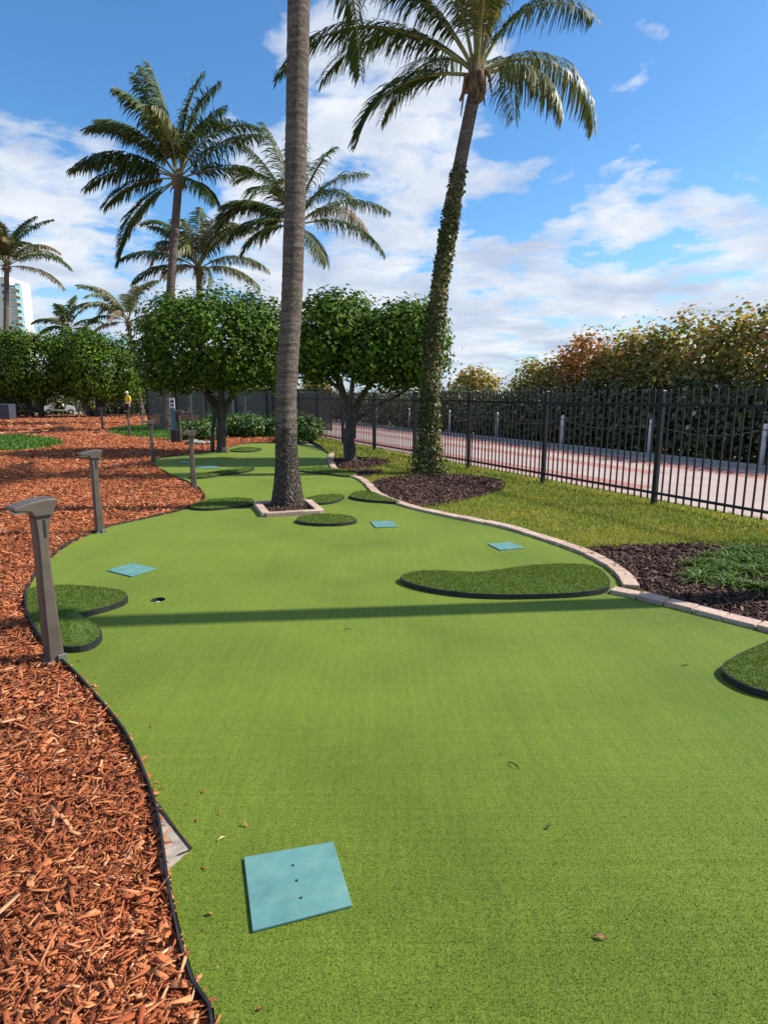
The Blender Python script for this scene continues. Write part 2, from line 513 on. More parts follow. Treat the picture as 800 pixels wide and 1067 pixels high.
class MB:
    def __init__(s):
        s.v, s.f, s.mi = [], [], []

    def add(s, vs, fs, mi=0):
        o = len(s.v)
        s.v += [tuple(map(float, a)) for a in vs]
        s.f += [tuple(int(i) + o for i in f) for f in fs]
        s.mi += [mi] * len(fs)

    def box(s, c, d, rz=0, mi=0, taper=1.0):
        x, y, z = (a / 2 for a in d)
        pts = []
        for (sx_, sy_, sz) in ((-1, -1, -1), (1, -1, -1), (1, 1, -1), (-1, 1, -1), (-1, -1, 1), (1, -1, 1), (1, 1, 1), (-1, 1, 1)):
            k = taper if sz > 0 else 1
            px, py = sx_ * x * k, sy_ * y * k
            pts.append((c[0] + px * math.cos(rz) - py * math.sin(rz), c[1] + px * math.sin(rz) + py * math.cos(rz), c[2] + sz * z))
        s.add(pts, [(0, 3, 2, 1), (4, 5, 6, 7), (0, 1, 5, 4), (1, 2, 6, 5), (2, 3, 7, 6), (3, 0, 4, 7)], mi)

    def tube(s, P, R, n=8, cap=True, mi=0, jitter=0.0):
        P = [np.array(p, float) for p in P]
        m_ = len(P)
        if not hasattr(R, '__len__'):
            R = [R] * m_
        vs, fs = [], []
        ref = np.array([1.0, .13, 0.0])
        for i, p in enumerate(P):
            t = nrm(P[min(i + 1, m_ - 1)] - P[max(i - 1, 0)])
            if abs(t @ ref) > .95:
                ref = np.array([0.0, 1.0, .1])
            x = nrm(ref - (ref @ t) * t)
            y = np.cross(t, x)
            ref = x
            for k in range(n):
                a = 2 * math.pi * k / n
                r_ = R[i] * (1 + (rng.uniform(-jitter, jitter) if jitter else 0))
                vs.append(p + (x * math.cos(a) + y * math.sin(a)) * r_)
        for i in range(m_ - 1):
            for k in range(n):
                a, b_ = i * n + k, i * n + (k + 1) % n
                fs.append((a, b_, b_ + n, a + n))
        if cap:
            fs.append(tuple(range(n))[::-1])
            fs.append(tuple(range((m_ - 1) * n, m_ * n)))
        s.add(vs, fs, mi)

    def prism(s, prof, y0, y1, mi=0):
        """profile in x,z extruded along y"""
        n = len(prof)
        vs = [(x, y0, z) for x, z in prof] + [(x, y1, z) for x, z in prof]
        fs = [tuple(range(n)), tuple(range(2 * n - 1, n - 1, -1))]
        for i in range(n):
            j = (i + 1) % n
            fs.append((i, i + n, j + n, j))
        s.add(vs, fs, mi)

    def ribbon(s, line, z0, z1, th, closed=False, zn=None):
        """a strip th thick standing on edge along a 2-D line"""
        L = np.asarray(line, float)
        n = len(L)
        if closed:
            T = np.roll(L, -1, 0) - np.roll(L, 1, 0)
        else:
            T = np.gradient(L, axis=0)
        T = nrm(T)
        Nn = np.stack([T[:, 1], -T[:, 0]], 1) * th / 2
        zn = np.zeros(n) if zn is None else zn
        vs = []
        for i in range(n):
            a, b_ = L[i] + Nn[i], L[i] - Nn[i]
            vs += [(a[0], a[1], z0), (a[0], a[1], z1 + zn[i]), (b_[0], b_[1], z1 + zn[i]), (b_[0], b_[1], z0)]
        fs = []
        for i in range(n if closed else n - 1):
            j = (i + 1) % n
            for k in range(4):
                k2 = (k + 1) % 4
                fs.append((i * 4 + k, i * 4 + k2, j * 4 + k2, j * 4 + k))
        if not closed:
            fs.append((0, 3, 2, 1))
            e = (n - 1) * 4
            fs.append((e, e + 1, e + 2, e + 3))
        s.add(vs, fs)

    def build(s, name, mats, parent=None, smooth=False, bevel=0, seg=2):
        me = np_mesh(name, s.v, s.f, mats, smooth=smooth, mi=s.mi)
        bm = bmesh.new()
        bm.from_mesh(me)
        bmesh.ops.recalc_face_normals(bm, faces=bm.faces)
        bm.to_mesh(me)
        bm.free()
        o = link(name, me, parent)
        if bevel:
            b_ = o.modifiers.new('bevel', 'BEVEL')
            b_.width = bevel
            b_.segments = seg
            b_.limit_method = 'ANGLE'
            b_.angle_limit = math.radians(35)
        return o


def copy_tree(o, parent=None):
    c = o.copy()
    COL.objects.link(c)
    if parent is not None:
        c.parent = parent
    for ch in list(o.children):
        copy_tree(ch, c)
    return c


# ================================================================== site plan
LEFT = [(226, 1075), (207, 1030), (192, 985), (180, 930), (174, 890), (167, 850), (154, 810), (135, 770), (110, 735), (85, 707),
        (64, 687), (48, 672), (36, 655), (28, 634), (30, 614), (41, 595), (60, 576), (85, 561), (115, 549), (150, 541), (185, 533),
        (206, 526), (214, 518), (208, 509), (192, 501), (175, 493), (163, 486), (161, 480), (175, 476), (200, 473), (226, 470)]
FAR = [(240, 465), (262, 462), (300, 462.5), (328, 466), (343, 473)]
RIGHT_A = [(343, 473), (341, 480), (346, 490), (356, 495), (370, 499), (379, 505), (387, 514), (402, 522), (430, 531), (470, 540), (520, 550), (560, 562), (600, 576), (624, 588), (640, 600), (648, 613)]
RIGHT_B = [(634, 619), (655, 623), (700, 634), (750, 647), (800, 660), (860, 678), (940, 706), (1040, 745)]
left_w = smooth_line([(-.10, -.6), (-.22, .6)] + upoly(LEFT), .05)
far_w = smooth_line(upoly(FAR), .1)
ra_w = smooth_line(upoly(RIGHT_A), .05)
rb_w = smooth_line(upoly(RIGHT_B), .05)

# ground
g = link('ground', np_mesh('ground', [(-1500, -300, -.09), (1500, -300, -.09), (1500, 2500, -.09), (-1500, 2500, -.09)], [(0, 1, 2, 3)], M['sand']))
g['kind'] = 'structure'

# notch cut out of the turf beside the edging
n0, n1, n2 = U(167, 838)[:2], U(200, 885)[:2], U(175, 897)[:2]
lw = [p for p in left_w]
i0 = int(np.argmin([np.hypot(*(p - n0)) for p in lw]))
i1 = int(np.argmin([np.hypot(*(p - n2)) for p in lw]))
notched = lw[:i1] + [n1] + lw[i0 + 1:]
cupc = U(164.5, 625)[:2]
cup_ring = [cupc + .054 * np.array([math.cos(a), math.sin(a)]) for a in np.linspace(0, 2 * math.pi, 28, endpoint=False)]
green_poly = notched + list(far_w) + list(ra_w) + list(rb_w) + [np.array([6.5, 1.5]), np.array([5.5, -.6])]
green = sheet('putting_green', green_poly, 0, M['turf'], holes=[cup_ring])
# cut edge of the turf where the notch is
mb = MB()
mb.ribbon(np.array([lw[i0], lw[i0] * .5 + n1 * .5, n1]), -.012, .003, .005)
mb.ribbon(np.array([n1, n1 * .4 + lw[i1] * .6]), -.012, .002, .003)
tag(mb.build('turf_backing', M['debris_dark']), 'frayed dark cut edge of the turf beside the bare concrete notch', 'turf edge')
pad = sheet('concrete_base', [U(150, 800)[:2], U(230, 870)[:2], U(215, 920)[:2], U(172, 930)[:2], U(160, 860)[:2]], -.004, M['concrete_pad'])

# red mulch ground: everything left of and behind the green
mul = [np.array([-45., -1.5]), np.array([-.10, -1.5])] + list(left_w) + [U(262, 461)[:2], U(300, 459)[:2], U(330, 447)[:2], np.array([-3., 48.]), np.array([-45., 48.])]
sheet('mulch_bed', mul, -.02, M['mulch'])

# lawn on the right
fdir = nrm(U(330, 457)[:2] - U(800, 548)[:2])
fnor = np.array([-fdir[1], fdir[0]])
if fnor[0] < 0: fnor = -fnor
F0 = U(800, 548)[:2] - fdir * 3.2
FEND = U(330, 457)[:2] + fdir * 8.5


def fpt(u, v):
    """u metres along the fence from its near end, v metres out towards the sea"""
    return F0 + fdir * u + fnor * v


flen = float(np.linalg.norm(FEND - F0))
lawn_poly = [np.array([8.5, 1.0])] + list(rb_w[::-1][:-4]) + list(ra_w[::-1]) + list(far_w[::-1]) + [U(240, 458)[:2], FEND, fpt(0, .35), np.array([11., 2.])]
lawn_poly2 = [np.array([6.4, 1.0])] + list(rb_w[::-1]) + list(ra_w[::-1]) + [U(343, 473)[:2], U(335, 464)[:2], U(318, 456)[:2], U(318, 452)[:2], fpt(flen, .35), fpt(0, .35), fpt(-4, .35)]
sheet('lawn', lawn_poly2, -.014, M['lawn_soil'])

beds = {
    'palm': [(386, 512), (400, 519.5), (430, 527.5), (452, 527), (480, 522), (510, 515), (526, 507), (517, 499), (480, 495), (450, 494), (425, 496), (400, 499), (384, 504)],
    'curb': [(652, 612), (645, 600), (622, 585), (606, 574), (640, 569), (700, 567), (760, 569), (830, 573), (900, 590), (980, 640), (1060, 745), (940, 700), (860, 674), (800, 656), (750, 643), (700, 630)],
    'small': [(344, 486), (360, 489.5), (385, 487.5), (405, 483), (400, 479), (375, 476.5), (350, 477.5)],
    'strip': [(352, 492), (368, 497), (386, 496), (398, 491), (385, 489.5)],
}
bed_w = {}
for k, pts in beds.items():
    w = smooth_line(upoly(pts), .07, closed=True)
    bed_w[k] = w
    sheet('bark_bed', w, -.006, M['dark_soil'])

# grass patches on the mulch side
patch_w = []
for pts in ([(-160, 459), (0, 454), (45, 456), (66, 461), (50, 466), (20, 469), (0, 470), (-120, 478)],
            [(112, 449), (128, 445), (160, 443), (215, 444), (300, 449), (300, 455), (240, 455), (180, 457), (150, 455.5), (125, 453)]):
    w = smooth_line(upoly(pts), .2, closed=True)
    patch_w.append(w)
    sheet('grass_patch', w, -.012, M['lawn_soil'])

# ------------------------------------------------------------------ promenade beyond the fence
far_a, far_b = U(800, 487)[:2], U(505, 459.5)[:2]
vfar = float(((far_a - F0) @ fnor + (far_b - F0) @ fnor) / 2)
o = link('promenade', np_mesh('promenade', [(-10, .35, 0), (90, .35, 0), (90, vfar, 0), (-10, vfar, 0)], [(0, 1, 2, 3)], M['prom']))
o['kind'] = 'structure'
ang = math.atan2(fdir[1], fdir[0])
# local x along fence, local y towards the sea: mirrored handedness is avoided by flipping y
sgn = 1 if (fdir[0] * fnor[1] - fdir[1] * fnor[0]) > 0 else -1
o.data.vertices.foreach_set('co', np.array([(-10, sgn * .35, 0), (90, sgn * .35, 0), (90, sgn * vfar, 0), (-10, sgn * vfar, 0)], np.float32).ravel())
if sgn < 0:
    o.data.flip_normals()
o.location = (F0[0], F0[1], -.004)
o.rotation_euler = (0, 0, ang)
m, nt, b, sx = PROM_NODES
yv = madd(nt, sx.outputs[1], float(sgn), 'MULTIPLY')
xv = sx.outputs[0]
b1 = band(nt, yv, vfar - 1.35, vfar - .55)
b2 = madd(nt, band(nt, yv, vfar * .50, vfar * .50 + .55), band(nt, xv, 7.4, 100), 'MULTIPLY')
b3 = madd(nt, band(nt, yv, vfar * .12, vfar * .12 + .75), band(nt, xv, 6.0, 100), 'MULTIPLY')
b4 = band(nt, yv, vfar * .70, vfar * .70 + .10)
red = madd(nt, madd(nt, b1, b2), b3)
br = N(nt, 'ShaderNodeTexBrick')
br.inputs['Scale'].default_value = 1
br.inputs['Brick Width'].default_value = .22
br.inputs['Row Height'].default_value = .11
br.inputs['Mortar Size'].default_value = .008
br.inputs['Color1'].default_value = (.36, .135, .115, 1)
br.inputs['Color2'].default_value = (.44, .19, .16, 1)
br.inputs['Mortar'].default_value = (.26, .17, .14, 1)
nt.links.new(coords(nt, 'Object'), br.inputs['Vector'])
fz = noise(nt, coords(nt, 'Object'), 1.4, 6, .65)
rz_ = ramp(nt, [(.3, (.36, .265, .235)), (.7, (.46, .36, .315))])
nt.links.new(fz, rz_.inputs[0])
nt.links.new(mixc(nt, rz_.outputs[0], br.outputs['Color'], red), b.inputs['Base Color'])
b.inputs['Roughness'].default_value = .85
mb = MB()
for k in range(30):
    a, e = k * 3.0 - 9.5, k * 3.0 - 9.5 + 2.985
    c = (fpt(a, vfar + .1) + fpt(e, vfar + .1)) / 2
    mb.box((c[0], c[1], .03), (2.985, .2, .12), ang)
o = mb.build('kerb', M['kerb'], bevel=.01)
o['kind'] = 'structure'


# ================================================================== ground cover scatters
def pts_in(poly, dens, bounds=None):
    P = np.array([np.asarray(p)[:2] for p in poly])
    lo, hi = P.min(0), P.max(0)
    if bounds is not None:
        lo = np.maximum(lo, bounds[0]); hi = np.minimum(hi, bounds[1])
    n = int((hi - lo).prod() * dens)
    q = rng.uniform(lo, hi, (n, 2))
    return q[inside(P, q)]


def in_view(q, slack=80):
    """keep ground that the photograph, or a step to the side, can see"""
    d = q[:, 1] * CT + EYE * ST
    px = 400 + F * q[:, 0] / np.maximum(d, .05)
    return (px > -slack - 120 / np.maximum(q[:, 1], .3)) & (px < 800 + slack + 120 / np.maximum(q[:, 1], .3)) & (q[:, 1] > .6)


def blades(q, z, h, w, lean=.5, hv=.35, rb=None):
    n = len(q)
    nv = np.tile(np.array([0, 0, 1.0]), (n, 1)) + rng.normal(0, lean, (n, 3)) * np.array([1, 1, .2])
    nv[:, 2] = np.abs(nv[:, 2]) + .25
    R = frames(nv)
    hh = h * rng.uniform(1 - hv, 1 + hv, n)
    S = np.stack([w * rng.uniform(.7, 1.3, n), hh, hh], 1)
    P = np.column_stack([q, np.full(n, z)])
    return scatter(BLADE_V, BLADE_F, R, S, P, np.clip(rng.uniform(0, 1, n) if rb is None else rb, 0, 1))


def chips(q, z0, z1, L, W, T, tilt=.28, fade=None):
    n = len(q)
    nv = np.tile(np.array([0, 0, 1.0]), (n, 1)) + rng.normal(0, tilt, (n, 3))
    R = frames(nv)
    k = rng.lognormal(-.12, .62, n).clip(.15, 2.6)
    S = np.stack([L * k, W * rng.lognormal(0, .62, n).clip(.2, 3.2), T * rng.uniform(.4, 1.4, n)], 1)
    P = np.column_stack([q, rng.uniform(z0, z1, n)])
    return scatter(CHIP_V, CHIP_F, R, S, P, rng.beta(2.0, 2.2, n))


def merge(parts):
    vs, fs, rs, o_ = [], [], [], 0
    for v, f, r in parts:
        vs.append(v); fs.append(f + o_); rs.append(r); o_ += len(v)
    return np.concatenate(vs), np.concatenate(fs), np.concatenate(rs)


# red wood chips, thick near the camera and thinner with distance
pp = []
edge = np.array(left_w)
for (y0, y1, dens, L, W, T) in ((.7, 2.2, 5200, .042, .0072, .0016), (.7, 2.6, 4500, .019, .0030, .0012), (2.2, 4.0, 3300, .048, .0085, .0022), (4, 7.5, 1900, .046, .0105, .004), (7.5, 13, 700, .058, .015, .006), (13, 24, 200, .085, .024, .010), (24, 48, 22, .16, .06, .022)):
    q = pts_in(mul, dens, (np.array([-16 if y0 < 20 else -40, y0]), np.array([3, y1])))
    q = q[in_view(q, 60)]
    for w in patch_w:
        q = q[~inside(w, q)]
    if y1 < 10:
        # keep the chips off the turf
        dd = np.min(np.hypot(q[:, None, 0] - edge[None, ::3, 0], q[:, None, 1] - edge[None, ::3, 1]), 1)
        q = q[dd > .022]
    pp.append(chips(q, -.016, .016, L, W, T))
# a little of it kicked over the edging on to the turf
sel = [i for i in range(len(left_w)) if .9 < left_w[i][1] < 6.5]
qs = []
for i in range(60):
    j = sel[int(rng.integers(len(sel)))]
    t = nrm(left_w[min(j + 1, len(left_w) - 1)] - left_w[j - 1])
    qs.append(left_w[j] + np.array([t[1], -t[0]]) * (.02 + rng.exponential(.06)))
pp.append(chips(np.array(qs), .005, .012, .016, .005, .002, .3))
v_, f_, r_ = merge(pp)
tag(link('mulch_chips', np_mesh('mulch_chips', v_, f_, M['chip'], r_)), 'shredded red wood chips covering the ground left of the putting green', 'mulch', kind='stuff')

# bark chips in the dark beds
pp = []
for k, w in bed_w.items():
    near = k == 'curb'
    q = pts_in(w, 1500 if near else 650)
    q = q[in_view(q)]
    pp.append(chips(q, -.004, .022, .045 if near else .06, .014 if near else .022, .007, .4))
v_, f_, r_ = merge(pp)
tag(link('bark_chips', np_mesh('bark_chips', v_, f_, M['dark_chip'], r_)), 'dark brown bark chips in the planting beds along the paver border', 'mulch', kind='stuff')

# lawn grass
pp = []
for (y0, y1, dens, h, w_) in ((3, 7, 5200, .042, .0055), (7, 10, 2600, .046, .008), (10, 14, 1300, .05, .011), (14, 30, 380, .06, .02)):
    q = pts_in(lawn_poly2, dens, (np.array([-4, y0]), np.array([9.5, y1])))
    q = q[in_view(q, 60)]
    for k, w in bed_w.items():
        c0 = w.mean(0)
        q = q[~inside(c0 + (w - c0) * .96, q)]
    pp.append(blades(q, -.016, h, w_, .6))
v_, f_, r_ = merge(pp)
tag(link('lawn_grass', np_mesh('lawn_grass', v_, f_, M['lawn_blade'], r_)), 'yellow green lawn grass between the paver border and the black fence', 'grass', kind='stuff')
pp = []
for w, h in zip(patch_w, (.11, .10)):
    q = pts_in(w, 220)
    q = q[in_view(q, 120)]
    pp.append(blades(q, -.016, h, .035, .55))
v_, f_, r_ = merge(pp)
tag(link('patch_grass', np_mesh('patch_grass', v_, f_, M['patch_blade'], r_)), 'green grass growing in the islands among the red mulch', 'grass', kind='stuff')

# short turf pile on the near green (real fibres; farther off the material alone carries it)
pp = []
gp_ = np.array([p for p in green_poly])
q = pts_in(gp_, 34000, (np.array([-3, .8]), np.array([3.4, 3.4])))
q = q[in_view(q, 25)]
fade = np.clip((3.4 - q[:, 1]) / 1.9, 0, 1)
kp = rng.uniform(size=len(q)) < fade ** 1.3
q, fade = q[kp], fade[kp]
v_, f_, r_ = blades(q, 0, .0048, .0018, .4, .35)
v_ = v_.copy()
v_[:, 2] = v_[:, 2] * np.repeat(.35 + .65 * fade, len(BLADE_V)) - .0005
pp.append((v_, f_, r_))
v_, f_, r_ = merge(pp)
tag(link('turf_pile', np_mesh('turf_pile', v_, f_, M['pile'], r_)), 'short green artificial turf fibres of the putting green', 'turf', kind='stuff')


# ================================================================== edging, pavers, patches, mats
mb = MB()
zn = np.array([.006 * math.sin(i * .13) + .004 * math.sin(i * .37 + 1) for i in range(len(left_w))])
off = nrm(np.gradient(left_w, axis=0))
lo_ = left_w + np.stack([-off[:, 1], off[:, 0]], 1) * .010
mb.ribbon(lo_, -.05, .026, .008, zn=zn)
tag(mb.build('lawn_edging', M['rubber'], smooth=False), 'long wavy black rubber strip dividing the putting green from the red mulch', 'edging')
mb = MB()
mb.ribbon(far_w, -.05, .03, .02)
tag(mb.build('lawn_edging', M['rubber']), 'short black strip closing the far end of the putting green', 'edging')

bm0 = MB()
bm0.box((0, 0, 0), (.201, .128, .09))
brick0 = bm0.build('edging_paver', M['paver'], bevel=.006)
first = [True]


def paver(p, a, label, group, z=-.012, s=(1, 1, 1)):
    if first[0]:
        o_ = brick0; first[0] = False
    else:
        o_ = brick0.copy(); COL.objects.link(o_)
    o_.location = (p[0], p[1], z + random.uniform(-.004, .004))
    o_.rotation_euler = (random.uniform(-.03, .03), random.uniform(-.02, .02), a + random.uniform(-.03, .03))
    o_.scale = s
    tag(o_, label, 'paver', group)
    return o_


def paver_run(line, label, group, width_off=.068):
    seg = np.linalg.norm(np.diff(line, axis=0), axis=1)
    L = np.concatenate([[0], np.cumsum(seg)])
    n = int(L[-1] / .205)
    T = nrm(np.gradient(line, axis=0))
    for i in range(n):
        s_ = (i + .5) * L[-1] / n
        p = np.array([np.interp(s_, L, line[:, k]) for k in (0, 1)])
        t = np.array([np.interp(s_, L, T[:, k]) for k in (0, 1)])
        nn = np.array([t[1], -t[0]])
        # outwards = away from the green (to the right while walking far to near)
        p = p - nn * width_off
        paver(p, math.atan2(t[1], t[0]), label, group)


paver_run(ra_w, 'tan paver in the long curved row between the green and the lawn', 'pavers in the curved border beyond the large rough mat')
paver_run(rb_w, 'tan paver in the straight row before the bark bed with strap leaved plants', 'pavers in the straight border by the bark bed')

# square of pavers round the leaning-free palm
PB = U(300, 527)[:2]
sq = [U(267.5, 527)[:2], U(277, 538.5)[:2], U(334, 535.5)[:2], U(321, 524.5)[:2]]
for a, e in ((0, 1), (1, 2), (2, 3), (3, 0)):
    A, E_ = sq[a], sq[e]
    d = E_ - A
    n = max(2, int(round(np.hypot(*d) / .205)))
    for i in range(n):
        p = A + d * (i + .5) / n
        paver(p, math.atan2(d[1], d[0]), 'tan paver in the low square kerb around the foot of the tall palm', 'pavers around the tall palm', .012, (np.hypot(*d) / n / .2, .8, 1))
w = [A * .94 + PB * .06 for A in sq]
sheet('bark_bed', w, .012, M['dark_soil'])
q = pts_in(w, 900)
v_, f_, r_ = chips(q, .012, .03, .05, .016, .007, .4)
tag(link('bark_chips', np_mesh('bark_chips', v_, f_, M['dark_chip'], r_)), 'dark bark chips inside the paver square around the tall palm', 'mulch', kind='stuff')


def rough_patch(pts, label, h=.038, dens=9000, bh=.016, bw=.004, closed=True):
    w_ = smooth_line(upoly(pts, h), .04, closed=True)
    c = w_.mean(0)
    root = empty('rough_mat', (c[0], c[1], 0))
    loc = w_ - c
    # gently crowned top
    n = len(loc)
    rings = [1.0, .8, .5, .2]
    vs = []
    for k in rings:
        for p in loc:
            vs.append((p[0] * k, p[1] * k, h + .022 * (1 - k * k)))
    vs.append((0, 0, h + .022))
    fs = []
    for r_i in range(len(rings) - 1):
        for i in range(n):
            j = (i + 1) % n
            fs.append((r_i * n + i, r_i * n + j, (r_i + 1) * n + j, (r_i + 1) * n + i))
    l0 = (len(rings) - 1) * n
    for i in range(n):
        fs.append((l0 + i, l0 + (i + 1) % n, len(vs) - 1))
    link('turf_backing', np_mesh('turf_backing', vs, fs, M['rough_base'], smooth=True), root)
    q_ = pts_in(loc, dens)
    # height of the crowned top
    angs = np.arctan2(loc[:, 1], loc[:, 0])
    rad = np.hypot(loc[:, 0], loc[:, 1])
    od = np.argsort(angs)
    kk = np.hypot(q_[:, 0], q_[:, 1]) / np.maximum(np.interp(np.arctan2(q_[:, 1], q_[:, 0]), angs[od], rad[od], period=2 * math.pi), .01)
    vv, ff, rr_ = blades(q_, 0, bh, bw, .5)
    vv = vv.copy()
    vv[:, 2] += np.repeat(h + .022 * np.clip(1 - kk * kk, 0, 1), len(BLADE_V))
    link('turf_pile', np_mesh('turf_pile', vv, ff, M['rough_pile'], rr_), root)
    e_ = MB()
    e_.ribbon(loc, .001, h + .002, .014, closed=True)
    e_.build('rubber_edge', M['rubber'], root, smooth=False)
    tag(root, label, 'rough mat', 'raised rough turf mats on the putting green')
    return root


rough_patch([(31, 614), (29, 634), (38, 655), (50, 668), (72, 674), (94, 671), (105, 661), (98, 651), (78, 646), (74, 641), (92, 637), (118, 630), (132, 623), (126, 616), (100, 612), (66, 610)],
            'notched two lobed rough mat behind the nearest bollard light', dens=18000, bh=.015, bw=.0035)
rough_patch([(418, 603), (427, 597), (450, 595), (490, 597), (520, 594), (560, 589), (600, 588), (622, 592), (634, 604), (630, 613), (606, 617), (570, 619), (520, 619.5), (478, 617), (440, 611)],
            'large rounded rough mat tucked against the bend of the paver border', dens=16000, bh=.016, bw=.004)
rough_patch([(753, 697), (764, 686), (784, 676), (806, 668), (850, 662), (900, 680), (905, 715), (860, 732), (815, 724), (775, 713)],
            'rough mat cut off by the right edge of the photo', dens=18000, bh=.015, bw=.0035)
rough_patch([(309, 541), (320, 537), (345, 536), (364, 538), (371, 542), (358, 545), (335, 545.5), (316, 544)],
            'small oval rough mat just in front of the paver square of the tall palm', .035, 5000, .02, .007)
rough_patch([(365, 517), (372, 512.5), (388, 513), (404, 519), (416, 523), (400, 522), (380, 520.5)],
            'small pointed rough mat against the paver border beyond the tall palm', .035, 4500, .02, .008)
rough_patch([(198, 528), (212, 522), (240, 519), (262, 520), (262, 525), (240, 528), (215, 530)],
            'flat rough mat left of the paver square of the tall palm', .03, 4500, .018, .008)
rough_patch([(318, 520), (335, 516), (357, 516), (354, 520), (345, 523), (330, 524)],
            'thin rough mat behind the right corner of the paver square', .03, 4500, .018, .008)
rough_patch([(196, 497), (215, 493), (240, 489.5), (264, 487), (258, 490.5), (235, 493.5), (212, 497)],
            'narrow rough mat near the second most distant teal mat', .03, 2500, .02, .01)
rough_patch([(310, 489.5), (330, 487), (350, 488.5), (372, 494), (360, 495.5), (335, 492.5)],
            'narrow dark rough mat beside the start of the paver border', .03, 2500, .02, .01)
rough_patch([(240, 468.5), (255, 466), (272, 467.5), (262, 470), (246, 470)],
            'farthest rough mat right of the round tree trunk', .03, 1200, .02, .014)


def tee_mat(corners, label, near=False):
    w_ = [U(px, py, .011)[:2] for px, py in corners]
    c = sum(w_) / 4
    root = empty('tee_mat', (c[0], c[1], 0))
    mb_ = MB()
    prof = [(p - c) for p in w_]
    vs = [(p[0], p[1], .002) for p in prof] + [(p[0], p[1], .011) for p in prof]
    mb_.add(vs, [(0, 1, 2, 3), (4, 5, 6, 7), (0, 1, 5, 4), (1, 2, 6, 5), (2, 3, 7, 6), (3, 0, 4, 7)])
    mb_.build('rubber_pad', M['mat_teal'], root, bevel=.002)
    if near:
        for px, py in ((305, 902), (309, 918), (313.5, 936)):
            p = U(px, py, .011)[:2] - c
            k = MB()
            k.tube([(p[0], p[1], .004), (p[0], p[1], .0122)], .0048, 14)
            k.build('peg_hole', M['hole_dark'], root)
    tag(root, label, 'tee mat', 'teal tee mats on the putting green')


tee_mat([(263, 970), (367, 943), (347, 877), (254, 893)], 'large teal square mat with three small holes in the foreground', True)
tee_mat([(137, 600.5), (163, 592), (138, 586.5), (111.5, 594)], 'teal diamond shaped mat near the golf cup and left rough mat')
tee_mat([(391, 549.5), (415, 548.5), (409, 542.5), (385.5, 543)], 'small teal mat right of the paver square of the tall palm')
tee_mat([(521, 573), (546.5, 570.5), (531, 564.5), (508, 566.5)], 'teal mat beyond the large rounded rough mat by the paver border')
tee_mat([(206, 487.5), (229, 487.5), (224, 485), (203, 485.2)], 'thin far teal mat right of the third bollard light')
tee_mat([(190, 482.5), (203, 482.5), (201, 480.8), (189, 480.8)], 'most distant teal mat in the shade of the round tree')
tee_mat([(341, 482.5), (352, 483), (351, 481), (342, 480.8)], 'small shaded mat by the far start of the paver border')

# golf cup
root = empty('golf_cup', (cupc[0], cupc[1], 0))
mb = MB()
ring = [(.054 * math.cos(a), .054 * math.sin(a)) for a in np.linspace(0, 2 * math.pi, 28, endpoint=False)]
vs = [(x, y, .001) for x, y in ring] + [(x, y, -.055) for x, y in ring]
mb.add(vs, [(i, (i + 1) % 28, (i + 1) % 28 + 28, i + 28) for i in range(28)] + [tuple(range(28, 56))])
mb.build('cup_liner', M['hole_dark'], root)
mb = MB()
mb.tube([(0, -.004, -.054), (0, -.004, -.046), (0, -.004, -.030), (0, -.004, -.018), (0, -.004, -.0135)], [.010, .024, .030, .022, .006], 18)
mb.build('ferrule', M['white_plastic'], root, smooth=True)
tag(root, 'round golf cup sunk in the green with a white insert', 'golf cup')


# loose leaves on the green
def debris(px, py, L, W, rz, m_, label):
    p = U(px, py)
    mb_ = MB()
    n = 7
    vs = []
    for i in range(n):
        t = i / (n - 1)
        wv_ = W * math.sin(math.pi * min(max(t, .04), .97)) * .5
        zc = .004 + .006 * math.sin(t * 3.1)
        x = (t - .5) * L
        vs += [(x, -wv_, zc + .003), (x, 0, zc), (x, wv_, zc + .004)]
    fs = []
    for i in range(n - 1):
        fs += [(i * 3, i * 3 + 1, i * 3 + 4, i * 3 + 3), (i * 3 + 1, i * 3 + 2, i * 3 + 5, i * 3 + 4)]
    mb_.add(vs, fs)
    o_ = mb_.build('fallen_leaf', m_)
    o_.location = (p[0], p[1], 0)
    o_.rotation_euler = (0, 0, rz)
    tag(o_, label, 'leaf', 'fallen bits on the green')


debris(571, 864, .022, .012, .4, M['debris_dark'], 'tiny dark leaf on the open middle of the green')
debris(625, 979, .040, .014, -.3, M['debris'], 'brown dry leaf on the green at lower right')
debris(535, 799, .065, .005, -.9, M['debris_dark'], 'thin dark twig lying on the green')
debris(231, 876, .030, .008, .8, M['debris_pale'], 'pale straw leaf between the bare notch and the large teal mat')
debris(713, 695, .05, .006, .1, M['debris_dark'], 'dark thin twig left of the rough mat at the right edge')
debris(362, 657, .05, .005, .3, M['debris_dark'], 'dark sliver on the green in the palm trunk shadow')
debris(574, 611, .05, .02, .3, M['debris_pale'], 'pale leaf resting on the large rounded rough mat')


